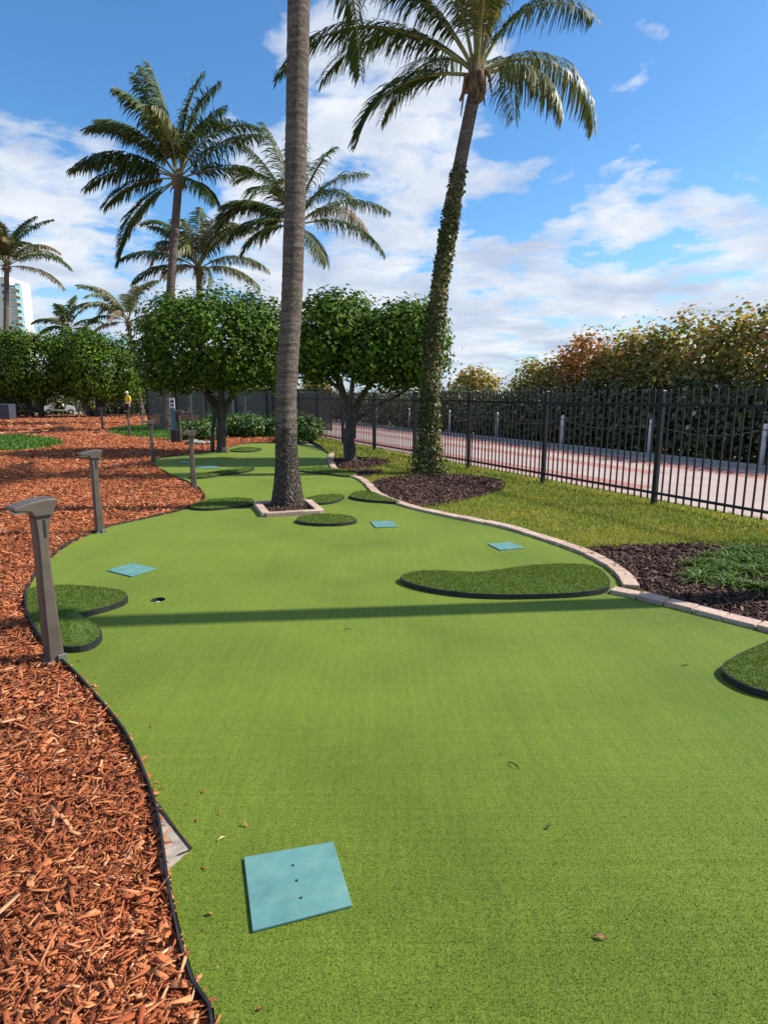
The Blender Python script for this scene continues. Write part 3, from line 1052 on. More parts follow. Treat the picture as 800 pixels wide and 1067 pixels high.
# ================================================================== bollard lights
def make_light():
    root = empty('bollard_light')
    right = [(.050, .02), (.040, .25), (.031, .50), (.028, .68), (.036, .80), (.060, .885)]
    left = [(-.040, .885), (-.034, .80), (-.034, .68), (-.037, .50), (-.040, .25), (-.044, .02)]

    def cr(pts, k=5):
        out = []
        p = [np.array(a) for a in pts]
        for i in range(len(p) - 1):
            a, b_, c_, d = p[max(i - 1, 0)], p[i], p[i + 1], p[min(i + 2, len(p) - 1)]
            for j in range(k):
                t = j / k
                out.append(tuple(.5 * ((2 * b_) + (-a + c_) * t + (2 * a - 5 * b_ + 4 * c_ - d) * t * t + (-a + 3 * b_ - 3 * c_ + d) * t ** 3)))
        out.append(tuple(p[-1]))
        return out
    mb_ = MB()
    R_, L_ = cr(right), cr(left)[::-1]
    n = len(R_)
    hy = .044
    vs, fs = [], []
    for i in range(n):
        (xr, zr), (xl, zl) = R_[i], L_[i]
        c_ = .012
        vs += [(xl + c_, -hy, zl), (xr - c_, -hy, zr), (xr, -hy + c_, zr), (xr, hy - c_, zr), (xr - c_, hy, zr), (xl + c_, hy, zl), (xl, hy - c_, zl), (xl, -hy + c_, zl)]
    for i in range(n - 1):
        for k in range(8):
            a, b_ = i * 8 + k, i * 8 + (k + 1) % 8
            fs.append((a, b_, b_ + 8, a + 8))
    fs += [tuple(range(8))[::-1], tuple(range((n - 1) * 8, n * 8))]
    mb_.add(vs, fs)
    mb_.build('post', M['bronze'], root)
    h = MB()
    prof = [(.060, .888), (.072, .925), (.088, .965), (.092, .980), (.04, .985), (-.04, .977), (-.10, .964), (-.140, .953), (-.143, .932), (-.10, .926), (-.055, .918), (-.040, .888)]
    h.prism(prof, -.062, .062)
    hd = h.build('head', M['bronze'], root, bevel=.008)
    l_ = MB()
    l_.box((-.095, 0, .920), (.07, .09, .010))
    l_.build('lens', M['lens'], hd)
    s_ = MB()
    s_.box((.012, -.0445, .815), (.012, .006, .10))
    s_.build('slot', M['bronze_dark'], root)
    b_ = MB()
    b_.box((.003, 0, .012), (.106, .10, .022))
    b_.box((.03, -.056, .03), (.05, .012, .05))
    b_.build('foot', M['bracket'], root, bevel=.003)
    return root


light0 = make_light()
lights = [
    (56, 688, 0.86, 1.0, 'nearest bronze bollard light, standing at the notched rough mat'),
    (104, 555, .72, .97, 'second nearest bollard light, on the mulch edge behind the nearest one'),
    (202, 508, .45, .99, 'bollard light in front of the round tree at the pointed end of the mulch'),
    (160, 482, .5, 1.0, 'bollard light at the far curve of the green, left of the round tree'),
    (135, 454, .25, 1.0, 'bollard light by the grass island below the person in yellow'),
    (107, 447, 1.2, 1.0, 'thin far bollard light left of the grass island'),
    (149, 444, 2.4, 1.0, 'small far bollard light right of the person in yellow'),
    (188, 461, math.pi + .1, 1.08, 'bollard light facing right beside the teal sign post'),
]
for i, (px, py, rz, s, lab) in enumerate(lights):
    o = light0 if i == 0 else copy_tree(light0)
    p = U(px, py)
    o.location = (p[0], p[1], -.01)
    o.rotation_euler = (0, 0, rz)
    o.scale = (1.1 if i == 7 else 1, 1, s)
    tag(o, lab, 'bollard light', 'bronze bollard lights along the green')


# ================================================================== fence
root = empty('picket_fence', (F0[0], F0[1], 0), ang)
FH = 1.60
SP = 2.44
npost = int(flen / SP) + 2
for k in range(npost):
    mb = MB()
    mb.box((k * SP, 0, FH / 2 - .02), (.065, .065, FH + .04))
    mb.box((k * SP, 0, FH + .004), (.078, .078, .016), taper=.7)
    mb.build('post', M['black_metal'], root, bevel=.004)
L_ = (npost - 1) * SP
for z in (.16, FH - .19):
    mb = MB()
    for k in range(npost - 1):
        mb.box(((k + .5) * SP, 0, z), (SP - .066, .032, .036))
    mb.build('rail', M['black_metal'], root, bevel=.004)
pk = MB()
pk.box((0, 0, (FH + .03) / 2 + .02), (.0185, .0185, FH - .05))
pk.add([(-.00925, -.00925, FH + .01), (.00925, -.00925, FH + .01), (.00925, .00925, FH + .01), (-.00925, .00925, FH + .01), (0, 0, FH + .035)], [(0, 1, 4), (1, 2, 4), (2, 3, 4), (3, 0, 4)])
p0 = pk.build('picket', M['black_metal'], root)
np_ = 0
rest = MB()
n_per = 20
for k in range(npost - 1):
    for j in range(1, n_per):
        x = k * SP + j * SP / n_per
        pw = F0 + fdir * x
        d_ = pw[1] * CT + EYE * ST
        pxx = 400 + F * pw[0] / d_
        if np_ < 100 and pxx < 830:
            o = p0 if np_ == 0 else p0.copy()
            if np_:
                COL.objects.link(o); o.parent = root
            o.location = (x, random.uniform(-.002, .002), random.uniform(-.004, .004))
            o.rotation_euler = (random.uniform(-.006, .006), random.uniform(-.006, .006), 0)
            np_ += 1
        else:
            rest.box((x, 0, (FH + .03) / 2 + .02), (.0185, .0185, FH - .04))
o = rest.build('pickets', M['black_metal'], root)
o['kind'] = 'stuff'
tag(root, 'long black metal picket fence between the lawn and the promenade', 'fence')

# dark windscreen fence behind the round tree
A, B = U(155, 446.5)[:2], U(345, 449)[:2]
d = B - A
ln = float(np.hypot(*d))
root = empty('screen_fence', (A[0], A[1], 0), math.atan2(d[1], d[0]))
mb = MB(); mb.box((ln / 2, .03, .90), (ln, .012, 1.66)); mb.build('windscreen', M['screen'], root)
for z in (.06, 1.75):
    mb = MB(); mb.tube([(0, 0, z), (ln, 0, z)], .022, 8); mb.build('rail', M['black_metal'], root)
n = 6
for k in range(n + 1):
    mb = MB(); mb.tube([(k * ln / n, 0, -.05), (k * ln / n, 0, 1.80)], .03, 10); mb.build('post', M['black_metal'], root)
tag(root, 'dark grey windscreen fence behind the round tree and low bushes', 'fence')

# low far picket fence by the person
A, B = U(106, 434.5)[:2], U(158, 434.5)[:2]
d = B - A
ln = float(np.hypot(*d))
root = empty('low_fence', (A[0], A[1], 0), math.atan2(d[1], d[0]))
for z in (.14, 1.12):
    mb = MB(); mb.box((ln / 2, 0, z), (ln, .03, .045)); mb.build('rail', M['black_metal'], root)
mb = MB()
k = 0
for i in range(1, 28):
    mb = MB(); mb.box((i * ln / 28, 0, .62), (.022, .022, 1.1)); mb.build('picket', M['black_metal'], root)
for x in (0, ln / 2, ln):
    mb = MB(); mb.box((x, 0, .62), (.07, .07, 1.3)); mb.build('post', M['black_metal'], root)
tag(root, 'low black picket fence far off behind the person in yellow', 'fence')

# ================================================================== promenade bollards with rope
bol = MB()
bol.tube([(0, 0, -.1), (0, 0, .86), (0, 0, .90), (0, 0, .93), (0, 0, .945)], [.062, .056, .058, .045, .015], 16)
b0 = bol.build('rope_bollard', M['bollard'], smooth=True)
b0_cap = MB(); b0_cap.tube([(0, 0, .80), (0, 0, .83)], .064, 16); b0_cap.build('collar', M['rope'], b0)
vb = vfar + .28
us = []
for k, px in enumerate((676, 585, 517.5, 463, 451, 424, 390)):
    pass
lab_b = ['first white rope bollard from the right, past the last fence posts', 'white rope bollard in front of the tallest sea grapes left half', 'white rope bollard below the reddish sea grape', 'white rope bollard right of the ivy covered palm',
         'white rope bollard just left of the ivy covered palm', 'white rope bollard seen between the ivy palm and the leaning branch', 'white rope bollard right behind the round tree trunk by the fence']


def u_for_px(px, v):
    lo, hi = -8., 90.
    for _ in range(50):
        mid = (lo + hi) / 2
        p = fpt(mid, v)
        q = 400 + F * p[0] / (p[1] * CT + EYE * ST)
        if q > px: lo = mid
        else: hi = mid
    return lo


bpx = [930, 792, 676, 585, 517, 468, 426, 393, 362, 335]
blabs = ['white rope bollard beyond the right edge of the photo', 'white rope bollard at the right edge behind the fence',
         'white rope bollard nearest the right hand fence posts', 'white rope bollard behind the fence beneath the reddish sea grape',
         'white rope bollard behind the fence left of the reddish sea grape', 'white rope bollard just right of the ivy covered palm trunk',
         'white rope bollard just left of the ivy covered palm trunk', 'white rope bollard right of the small tree by the fence',
         'white rope bollard just left of the small tree trunk by the fence', 'farthest white rope bollard, near the tall palm']
prev = None
for i, (px, lab) in enumerate(zip(bpx, blabs)):
    p = fpt(u_for_px(px, vb), vb)
    o = b0 if i == 0 else copy_tree(b0)
    o.location = (p[0], p[1], 0)
    tag(o, lab, 'bollard', 'rope bollards along the promenade')
    if prev is not None:
        mb = MB()
        pts = []
        for t in np.linspace(0, 1, 15):
            q = prev * (1 - t) + p * t
            pts.append((q[0], q[1], .82 - .20 * 4 * t * (1 - t)))
        mb.tube(pts, .011, 8)
        tag(mb.build('rope', M['rope'], smooth=True), 'rope left of the ' + lab.replace('white rope bollard', 'bollard').replace('farthest ', ''), 'rope', 'ropes between the promenade bollards')
    prev = p


# ================================================================== foliage
def crown_mesh(name, blobs, n, leaf, material, parent, cl=.16, inner=.3, flat=.0, up=.35, aspect=1.0, rb=None, jit=.55, percl=9):
    """leaf clusters spread through ellipsoid blobs (cx,cy,cz,rx,ry,rz), local coords"""
    B = np.array(blobs, float)
    area = (B[:, 3] * B[:, 4] + B[:, 3] * B[:, 5] + B[:, 4] * B[:, 5])
    pr = area / area.sum()
    ncl = int(n / percl)
    bi = rng.choice(len(B), ncl, p=pr)
    d = nrm(rng.normal(size=(ncl, 3)))
    rr_ = 1 - np.abs(rng.normal(0, .10, ncl))
    deep = rng.uniform(size=ncl) < inner
    rr_[deep] = rng.uniform(.45, .85, deep.sum())
    # lumpy outline
    ph = rng.uniform(0, 6.28, 3)
    C = B[bi, :3] + d * B[bi, 3:6] * (rr_ * (1 + .07 * np.sin(d[:, 0] * 6 + ph[0]) * np.sin(d[:, 1] * 5 + ph[1]) + .07 * np.sin(d[:, 2] * 7 + ph[2])))[:, None]
    # drop clusters buried in another blob
    keep = np.ones(ncl, bool)
    for j in range(len(B)):
        q = (((C - B[j, :3]) / B[j, 3:6]) ** 2).sum(1)
        keep &= ~((q < .35) & (bi != j))
    C, d = C[keep], d[keep]
    ncl = len(C)
    cr_ = rng.uniform(-.22, .22, ncl)
    idx = np.repeat(np.arange(ncl), percl)
    nn = len(idx)
    off_ = rng.normal(0, cl, (nn, 3))
    P = C[idx] + off_
    nv = d[idx] * 1.0 + off_ / cl * .35 + rng.normal(0, jit, (nn, 3)) + np.array([0, 0, up])
    R = frames(nv)
    L = leaf * rng.uniform(.65, 1.3, nn)
    S = np.stack([L * aspect, L, L], 1)
    rnd = np.clip(rng.beta(2, 2.2, nn) + cr_[idx], 0, 1) if rb is None else np.clip(rb(P, nn) + cr_[idx] * .6, 0, 1)
    v_, f_, r_ = scatter(LEAF_V, LEAF_F, R, S, P, rnd)
    return link(name, np_mesh(name, v_, f_, material, r_), parent)


def curve_pts(P, k=6):
    p = [np.array(a, float) for a in P]
    out = []
    for i in range(len(p) - 1):
        a, b_, c_, d = p[max(i - 1, 0)], p[i], p[i + 1], p[min(i + 2, len(p) - 1)]
        for j in range(k):
            t = j / k
            out.append(.5 * ((2 * b_) + (-a + c_) * t + (2 * a - 5 * b_ + 4 * c_ - d) * t * t + (-a + 3 * b_ - 3 * c_ + d) * t ** 3))
    out.append(p[-1])
    return out


def limb(mb_, P, r0, r1, n=9, k=6):
    q = curve_pts(P, k)
    R = np.linspace(r0, r1, len(q)) * rng.uniform(.92, 1.08, len(q))
    mb_.tube(q, R, n, jitter=.06)


# --- round tree (clusia) left of the tall palm
def px2m(Y):
    return Y / F


pA = U(231, 471)
YA = pA[1]
root = empty('round_tree', pA)
s = (YA * CT + EYE * ST) / F       # metres per pixel at that depth
tb = MB()
limb(tb, [(.02, 0, -.05), (0, 0, .45), (.02, 0, .9), (-.1, .05, 1.3), (-.55, .1, 1.9), (-.95, .1, 2.5)], .15, .05)
limb(tb, [(.04, .02, .5), (.05, .0, 1.1), (.08, -.05, 1.7), (.15, -.1, 2.6), (.1, 0, 3.3)], .12, .04)
limb(tb, [(.06, 0, .75), (.18, .05, 1.25), (.42, .1, 1.6), (.9, .1, 2.1), (1.3, .1, 2.6)], .09, .035)
limb(tb, [(-.25, .0, -.05), (-.24, .02, .5), (-.16, .02, .95), (-.3, .1, 1.5), (-.5, .3, 2.2)], .055, .035)
limb(tb, [(.0, .02, .9), (-.25, -.25, 1.5), (-.6, -.6, 2.2)], .07, .03)
limb(tb, [(.3, .05, 1.4), (.5, -.4, 1.9), (.8, -.7, 2.4)], .05, .025)
tb.build('trunk', M['tree_bark'], root, smooth=True)
crown_mesh('crown', [(-.95, 0, 2.75, 1.25, 1.25, 1.15), (.05, -.1, 3.1, 1.25, 1.35, 1.2), (.95, 0, 2.85, 1.2, 1.25, 1.2), (-.4, .6, 3.2, 1.2, 1.1, 1.05), (.5, -.7, 2.7, 1.1, .95, 1.05), (-.7, -.6, 2.65, 1.0, .9, 1.05), (-1.1, 0, 3.3, .9, 1, .85), (1.15, -.1, 3.3, .85, 1, .8), (-1.35, 0, 2.35, .75, .9, .65), (1.45, 0, 2.4, .7, .9, .7), (.1, -.2, 2.2, 1.0, 1.0, .55)], 36000, .102, M['clusia'], root, .115, .30, percl=11, up=.3, jit=.38)
tag(root, 'broad dense round tree with dark trunk left of the tall palm', 'tree', 'round clipped trees')

pB = U(366, 480)
root = empty('round_tree', pB)
tb = MB()
limb(tb, [(-.02, 0, -.05), (-.05, 0, .5), (-.02, 0, 1.0), (-.16, .05, 1.5), (-.35, .1, 2.1), (-.5, .1, 2.8)], .15, .05)
limb(tb, [(.0, .02, .55), (.12, 0, 1.2), (.32, 0, 1.6), (.65, .05, 2.0), (1.1, .1, 2.5)], .10, .035)
limb(tb, [(.1, 0, .95), (.55, -.05, 1.25), (1.05, -.05, 1.5), (1.5, 0, 1.8)], .05, .03)
limb(tb, [(-.05, 0, 1.2), (.05, -.1, 1.8), (.1, -.1, 2.6)], .07, .03)
limb(tb, [(-.2, .05, 1.6), (-.6, -.1, 2.0), (-.95, -.1, 2.4)], .05, .02)
tb.build('trunk', M['tree_bark'], root, smooth=True)
crown_mesh('crown', [(-.55, 0, 2.85, .82, 1.0, .95), (-.15, .1, 3.15, .7, .85, .72), (.35, -.1, 2.45, .7, .9, .70), (.95, 0, 2.6, .70, .95, .95), (1.55, 0, 2.65, .72, .9, 1.0), (1.3, .1, 3.05, .6, .75, .6), (-.75, 0, 2.45, .6, .8, .7)], 25000, .102, M['clusia'], root, .11, .28, percl=11, up=.3, jit=.38)
tag(root, 'two lobed green tree leaning right in front of the black fence', 'tree', 'round clipped trees')

# --- big trees at far left
for (px, base, wpx, top, bot, lab) in ((30, 434, 118, 343, 420, 'large flat topped dark tree at the left edge of the photo'), (104, 434, 80, 347, 418, 'large rounded tree above the white notice, left of the person in yellow')):
    p = U(px, base)
    Y = p[1]
    root = empty('shade_tree', p)
    k = (Y * CT) / F
    hw = wpx * k / 2
    zt = EYE + (HOR - top) * Y / F
    zb = EYE + (HOR - bot) * Y / F
    tb = MB()
    for j in range(5):
        a = rng.uniform(-1, 1) * hw * .8
        limb(tb, [(a * .35, rng.uniform(-.4, .4), -.05), (a * .5, rng.uniform(-.4, .4), 1.0), (a * .8, rng.uniform(-.6, .6), 2.0), (a, rng.uniform(-1, 1), 3.2)], .22, .07)
    tb.build('trunk', M['tree_bark'], root, smooth=True)
    bl = []
    for j in range(9):
        x = -hw * .72 + 1.44 * hw * (j % 5) / 4
        bl.append((x, rng.uniform(-1.2, 1.0), (zt + zb) / 2 + rng.uniform(-.3, .2), hw * .36, 1.6, (zt - zb) / 2 * rng.uniform(.92, 1.05)))
    crown_mesh('crown', bl, 30000, .18, M['clusia'], root, .2, .35, percl=10, up=.3, jit=.38)
    tag(root, lab, 'tree', 'shade trees at the back of the mulch')

# --- sea grapes beyond the promenade
def grape(px, top, width_m, v, m_, lab, bottom=.1, n=8000, leaf=.135, group='sea grapes beyond the promenade', cols=4, name='sea_grape', cl=.165, aspect=1.15):
    p = fpt(u_for_px(px, v), v)
    Y = p[1]
    zt = EYE + (HOR - top) * (Y * CT) / F
    root_ = empty(name, (p[0], p[1], 0))
    tb_ = MB()
    for j in range(4):
        a = rng.uniform(-.45, .45) * width_m
        limb(tb_, [(a * .4, rng.uniform(-.2, .2), -.05), (a * .7, rng.uniform(-.3, .3), zt * .35), (a, rng.uniform(0, .4), zt * .5)], .06, .025, 7, 4)
    tb_.build('trunk', M['tree_bark'], root_, smooth=True)
    bl = []
    for j in range(cols):
        fx = (j + .5) / cols - .5
        a = fx * width_m
        du = fdir * a
        hh = zt * (1 - .25 * abs(fx) * 1.3) * rng.uniform(.84, 1.0)
        bl.append((du[0], du[1], hh * .68, width_m / cols * .85, 1.05, hh * .33))
        bl.append((du[0] - fnor[0] * .45, du[1] - fnor[1] * .45, hh * .34, width_m / cols * .9, .95, hh * .36))
    crown_mesh('crown', bl, n, leaf, m_, root_, cl, .28, aspect=aspect, up=.55, percl=9, jit=.7)
    tag(root_, lab, 'tree', group)


vg = vfar + 3.0
grape(905, 285, 3.4, vg, M['grape'], 'tall sea grape beyond the right edge of the photo', n=6500)
grape(798, 299, 3.2, vg, M['grape'], 'tallest mottled sea grape at the right edge behind the fence', n=9500)
grape(715, 317, 3.2, vg, M['grape'], 'tall mottled sea grape second from the right edge', n=11000)
grape(655, 338, 2.8, vg, M['grape'], 'mid height green sea grape behind the middle fence posts', n=12000)
grape(606, 346, 2.5, vg + .3, M['grape_red'], 'red and orange leaved sea grape left of the tall green ones', n=9000)
grape(562, 366, 2.4, vg, M['grape'], 'lower green sea grape at the left end of the tall row', n=8000)
grape(493, 379, 3.0, vg + 2.2, M['grape_gold'], 'rounded pale gold shrub right of the ivy covered palm', n=6000, leaf=.2, name='gold_shrub')
grape(330, 391, 4.2, vg + 2.5, M['grape_gold'], 'orange gold shrub between the tall palm and the small tree', n=6000, leaf=.25, name='gold_shrub')
grape(262, 398, 4.5, vg + 2.5, M['grape_gold'], 'far golden shrub glimpsed behind the round tree', n=4000, leaf=.28, name='gold_shrub')
# dense low dark hedge plants in front of and between them
hl = ['dark hedge shrub beyond the right edge', 'dark hedge shrub at the right edge behind the rope', 'dark hedge shrub behind the bollard nearest the right', 'dark hedge shrub below the red sea grape', 'dark hedge shrub left of the red sea grape',
      'dark hedge shrub right of the ivy palm trunk', 'dark hedge shrub hidden behind the ivy palm trunk', 'dark hedge shrub left of the ivy palm trunk', 'dark hedge shrub right of the small tree trunk', 'dark hedge shrub behind the small tree trunk', 'dark hedge shrub left of the small tree trunk', 'farthest dark hedge shrub beside the tall palm']
for px, lab, top in zip((880, 790, 715, 648, 594, 548, 508, 472, 440, 405, 370, 340), hl, (385, 388, 392, 396, 398, 402, 404, 404, 404, 405, 405, 405)):
    grape(px, top, 2.9 if px > 500 else 4.0, vfar + 1.7, M['hedge_leaf'], lab, n=4600, leaf=.13, group='dark hedge shrubs behind the rope', cols=3, name='hedge_shrub', cl=.2)


# ================================================================== palms
WIND = np.array([-.30, .06, 0.0])


def frond_mesh(az, e0, bend, L, droop, seed, dens=84, lw=.042, lmax=1.0, twist=0.0, curl=1.35):
    """rachis curve and leaflets in palm-crown coordinates; returns rachis MB arrays and leaflet arrays"""
    r = np.random.default_rng(seed)
    n = 26
    s = np.linspace(0, 1, n)
    e = np.radians(e0 - bend * s ** curl)
    azr = np.radians(az + twist * s)
    stepv = np.stack([np.cos(e) * np.cos(azr), np.cos(e) * np.sin(azr), np.sin(e)], 1) * (L / (n - 1))
    P = np.concatenate([[np.zeros(3)], np.cumsum(stepv[:-1], 0)])
    T = nrm(np.gradient(P, axis=0))
    # leaflets
    k = dens
    ss = np.linspace(.16, .995, k)
    ss = np.clip(ss + r.normal(0, .004, k), .1, 1)
    vs, rn = [], []
    out_v, out_r = [], []
    for side in (-1, 1):
        p = np.stack([np.interp(ss, s, P[:, i]) for i in range(3)], 1)
        t = nrm(np.stack([np.interp(ss, s, T[:, i]) for i in range(3)], 1))
        up = np.array([0, 0, 1.0])
        sd = nrm(np.cross(t, up) + 1e-6)
        nrmv = np.cross(sd, t)
        prof = np.clip(np.sin(np.pi * np.clip((ss - .05) / 1.02, 0, 1)) ** .55, .12, 1) * (1 - .35 * ss)
        ll = lmax * prof * r.uniform(.70, 1.22, k)
        fwd = .45 + .55 * ss
        dr = droop * r.uniform(.9, 2.6, k)
        d0 = nrm(sd * side * .85 + t * fwd[:, None] + nrmv * .18 + WIND * .5)
        d1 = nrm(d0 + np.array([0, 0, -1.0]) * dr[:, None] * .8 + WIND + r.normal(0, .10, (k, 3)))
        d2 = nrm(d1 + np.array([0, 0, -1.0]) * dr[:, None] * 1.1 + WIND * 1.2 + r.normal(0, .12, (k, 3)))
        a0 = p
        a1 = a0 + d0 * (ll * .30)[:, None]
        a2 = a1 + d1 * (ll * .40)[:, None]
        a3 = a2 + d2 * (ll * .30)[:, None]
        wv_ = nrm(np.cross(d1, sd * side + nrmv * .8 + r.normal(0, .25, (k, 3))))
        w0, w1, w2 = lw * .45, lw, lw * .7
        ww = r.uniform(.75, 1.2, k)[:, None]
        V_ = np.stack([a0 - wv_ * w0 / 2, a0 + wv_ * w0 / 2, a1 + wv_ * w1 / 2 * ww, a1 - wv_ * w1 / 2 * ww, a2 + wv_ * w2 / 2 * ww, a2 - wv_ * w2 / 2 * ww, a3 + wv_ * .003, a3 - wv_ * .003], 1)
        out_v.append(V_.reshape(-1, 3))
        base = r.beta(2, 2.6)
        rv = np.clip(r.beta(2, 2.4, k) * .8 + .25 * (base - .4) + .18 * (ss > .9), 0, 1)
        out_r.append(np.repeat(rv, 8))
    Vv = np.concatenate(out_v)
    nn = len(Vv) // 8
    tf = np.array([(0, 1, 2, 3), (3, 2, 4, 5), (5, 4, 6, 7)])
    Ff = (tf[None] + (np.arange(nn) * 8)[:, None, None]).reshape(-1, 4)
    return P, Vv, Ff, np.concatenate(out_r)


seedc = [100]


def palm(name, base, top, r_base, r_top, fr, label, group, dense=84, lw=.046, flen=4.2, bulge=None, trunk_ctrl=None, ivy_to=None, paver_bark=False, pale=0.0, rings=True, lmax=1.0, flare=1.35, extra=10, seed=0, dry=.1, coconut=True):
    base = np.array(base, float); top = np.array(top, float)
    root_ = empty(name, base)
    H = top - base
    ctrl = [np.zeros(3)] + ([np.array(c) for c in trunk_ctrl] if trunk_ctrl else []) + [H]
    pts = curve_pts(ctrl, 60 if rings else 14)
    pts = np.array(pts)
    n = len(pts)
    hgt = pts[:, 2] / H[2]
    R = r_base + (r_top - r_base) * np.clip(hgt, 0, 1) ** .7
    R = R * (1 + (flare - 1) * np.exp(-pts[:, 2] / .38))
    r0 = np.random.default_rng(seed + 7)
    nside = 20 if rings else 10
    if rings:
        # leaf scar rings
        zr = pts[:, 2]
        ringp = zr * 11 + .8 * np.sin(zr * 2.3)
        R = R * (1 + .022 * (np.mod(ringp, 1) - .5) * np.clip((zr - .5) * 2, 0, 1)) * (1 + r0.normal(0, .008, n))
    tb_ = MB()
    split = None
    if paver_bark:
        split = int(np.argmax(pts[:, 2] > 1.25))
    tb_.tube(pts, R, nside, jitter=.018 if rings else .02)
    mats_ = [M['bark']]
    if split:
        mats_ = [M['bark'], M['root_bark']]
        for i in range(len(tb_.mi)):
            if i < split * nside:
                k = i // nside
                if k < split - 8 or random.random() < .5 * (1 - (k - split + 8) / 8):
                    tb_.mi[i] = 1
    tr = tb_.build('trunk', mats_, root_, smooth=True)
    # fibrous crown base
    fb = MB()
    fb.tube([H + np.array([0, 0, z]) for z in (-.28, -.12, .08, .3, .55)], [r_top * 1.0, r_top * 1.45, r_top * 1.6, r_top * 1.2, r_top * .4], 14, jitter=.16)
    for j in range(10):
        a = r0.uniform(0, 6.28)
        c_, s_ = math.cos(a), math.sin(a)
        rr_ = r_top
        fb.tube([H + np.array([c_ * rr_ * .8, s_ * rr_ * .8, r0.uniform(-.25, .2)]), H + np.array([c_ * rr_ * 1.9, s_ * rr_ * 1.9, r0.uniform(-.2, .25)]), H + np.array([c_ * rr_ * 2.6, s_ * rr_ * 2.6, r0.uniform(-.5, .1)])], [.05, .035, .01], 6)
    fb.build('crown_fibre', M['fibre'], root_, smooth=True)
    fl = list(fr)
    for j in range(extra):
        fl.append((r0.uniform(0, 360), r0.uniform(35, 85), r0.uniform(60, 110), r0.uniform(.75, 1.0), r0.uniform(.3, .9), None))
    for j, (az, e0, bend, k, dr, ty) in enumerate(fl):
        P, Vv, Ff, rv = frond_mesh(az, e0, bend, flen * k, dr, seed * 1000 + j, dense, lw, lmax, twist=r0.uniform(-14, 14))
        if ty is None:
            u = r0.uniform()
            ty = 'frond_dry' if u < dry else ('frond_pale' if u < dry + pale else 'frond')
        off_ = H + np.array([math.cos(math.radians(az)) * r_top * .6, math.sin(math.radians(az)) * r_top * .6, .15 + .2 * (e0 / 90)])
        me = np_mesh('frond', Vv, Ff, M[ty], rv)
        o_ = link('frond', me, root_)
        o_.location = off_
        st = MB()
        q = np.linspace(0, 1, len(P))
        st.tube(P[::2], (np.linspace(.042, .006, len(P)) * (r_top / .17) ** .3)[::2], 5)
        st.build('stem', M['rachis'] if ty != 'frond_dry' else M['fibre'], o_)
    if ivy_to:
        zmax = ivy_to
        nl = 12000
        z = rng.uniform(0, 1, nl) ** 1.15 * zmax
        # thinner and patchier towards the top
        keepp = rng.uniform(size=nl) < np.clip(1.25 - .75 * (z / zmax) ** 2 + .25 * np.sin(z * 3.1), .12, 1)
        z = z[keepp]
        nl = len(z)
        cx = np.stack([np.interp(z, pts[:, 2], pts[:, i]) for i in (0, 1)], 1)
        rr_ = np.interp(z, pts[:, 2], R)
        a = rng.uniform(0, 2 * math.pi, nl)
        th_ = np.interp(z, [0, .25, .7, 1.6, zmax * .8, zmax], [.10, .065, .036, .022, .018, .010])
        lump = 1 + .5 * np.sin(z * 5 + 2 * a) * np.sin(z * 2.1 + 1)
        rad_ = rr_ + np.abs(rng.normal(0, 1, nl)) * th_ * lump + .005
        Pp = np.column_stack([cx[:, 0] + np.cos(a) * rad_, cx[:, 1] + np.sin(a) * rad_, z])
        nv = np.column_stack([np.cos(a), np.sin(a), np.full(nl, .35)]) + rng.normal(0, .5, (nl, 3))
        Rr = frames(nv)
        Lf = rng.uniform(.035, .075, nl)
        v_, f_, r_ = scatter(LEAF_V, LEAF_F, Rr, np.stack([Lf * 1.25, Lf, Lf], 1), Pp, np.clip(rng.beta(2, 2.2, nl) + .15 * np.sin(z * 4), 0, 1))
        # trailing runners
        link('ivy', np_mesh('ivy', v_, f_, M['ivy'], r_), root_)
    tag(root_, label, 'palm tree', group)
    return root_


G = 'coconut palms around the putting green'
# tall palm on the green: crown is above the picture
b1 = np.array([PB[0], PB[1], .0])
t1 = V(313.5, -150, PB[1] + .1)
palm('palm_tree', b1, t1, .143, .138,
     [(60, -30, 62, .70, .8, 'frond'), (170, 30, 95, 1, .8, None), (80, 40, 80, 1, .8, None), (250, 35, 100, .9, .7, None), (140, 30, 100, 1, .8, None), (40, 45, 80, 1, .7, None)],
     'tall straight palm with bare ringed trunk rising from the paver square', G, flen=3.4, lw=.026, lmax=.6, paver_bark=True, trunk_ctrl=[(.02, 0, 1.5), tuple(V(304.5, 300, PB[1] + .05) - b1), tuple(V(309.5, 100, PB[1] + .08) - b1)], extra=8, seed=1, flare=1.8)

# ivy covered palm
pI = U(446, 493)
tI = V(496, 88, pI[1] + .25)
palm('palm_tree', pI, tI, .162, .116,
     [(178, 36, 96, .93, .7, 'frond'), (188, 2, 80, .62, .5, 'frond'), (165, 62, 78, .9, .6, 'frond'), (150, 45, 85, .9, .7, 'frond'), (4, 26, 112, .66, .9, 'frond_pale'), (352, 10, 88, .42, 1.0, 'frond_pale'), (20, 62, 85, .72, .7, 'frond'), (90, 70, 60, 1, .5, 'frond'), (270, 60, 95, .6, .8, 'frond_pale'), (200, 75, 60, .95, .6, 'frond'), (345, 76, 70, .8, .6, 'frond'), (60, 40, 90, .7, .8, 'frond'), (120, 40, 90, .8, .8, 'frond'), (250, 84, 40, .9, .5, 'frond_pale'), (30, 76, 50, .95, .6, 'frond'), (100, 84, 30, .9, .5, 'frond'), (180, 58, 85, .9, .6, 'frond'), (300, 80, 60, .7, .6, 'frond_dry')],
     'leaning palm with its trunk wrapped in ivy beside the black fence', G, flen=4.3, ivy_to=5.75, trunk_ctrl=[tuple(V(452, 350, pI[1] + .1) - pI), tuple(V(474, 200, pI[1] + .2) - pI)], extra=0, seed=2, flare=1.35, dense=96, lw=.032, lmax=.85)

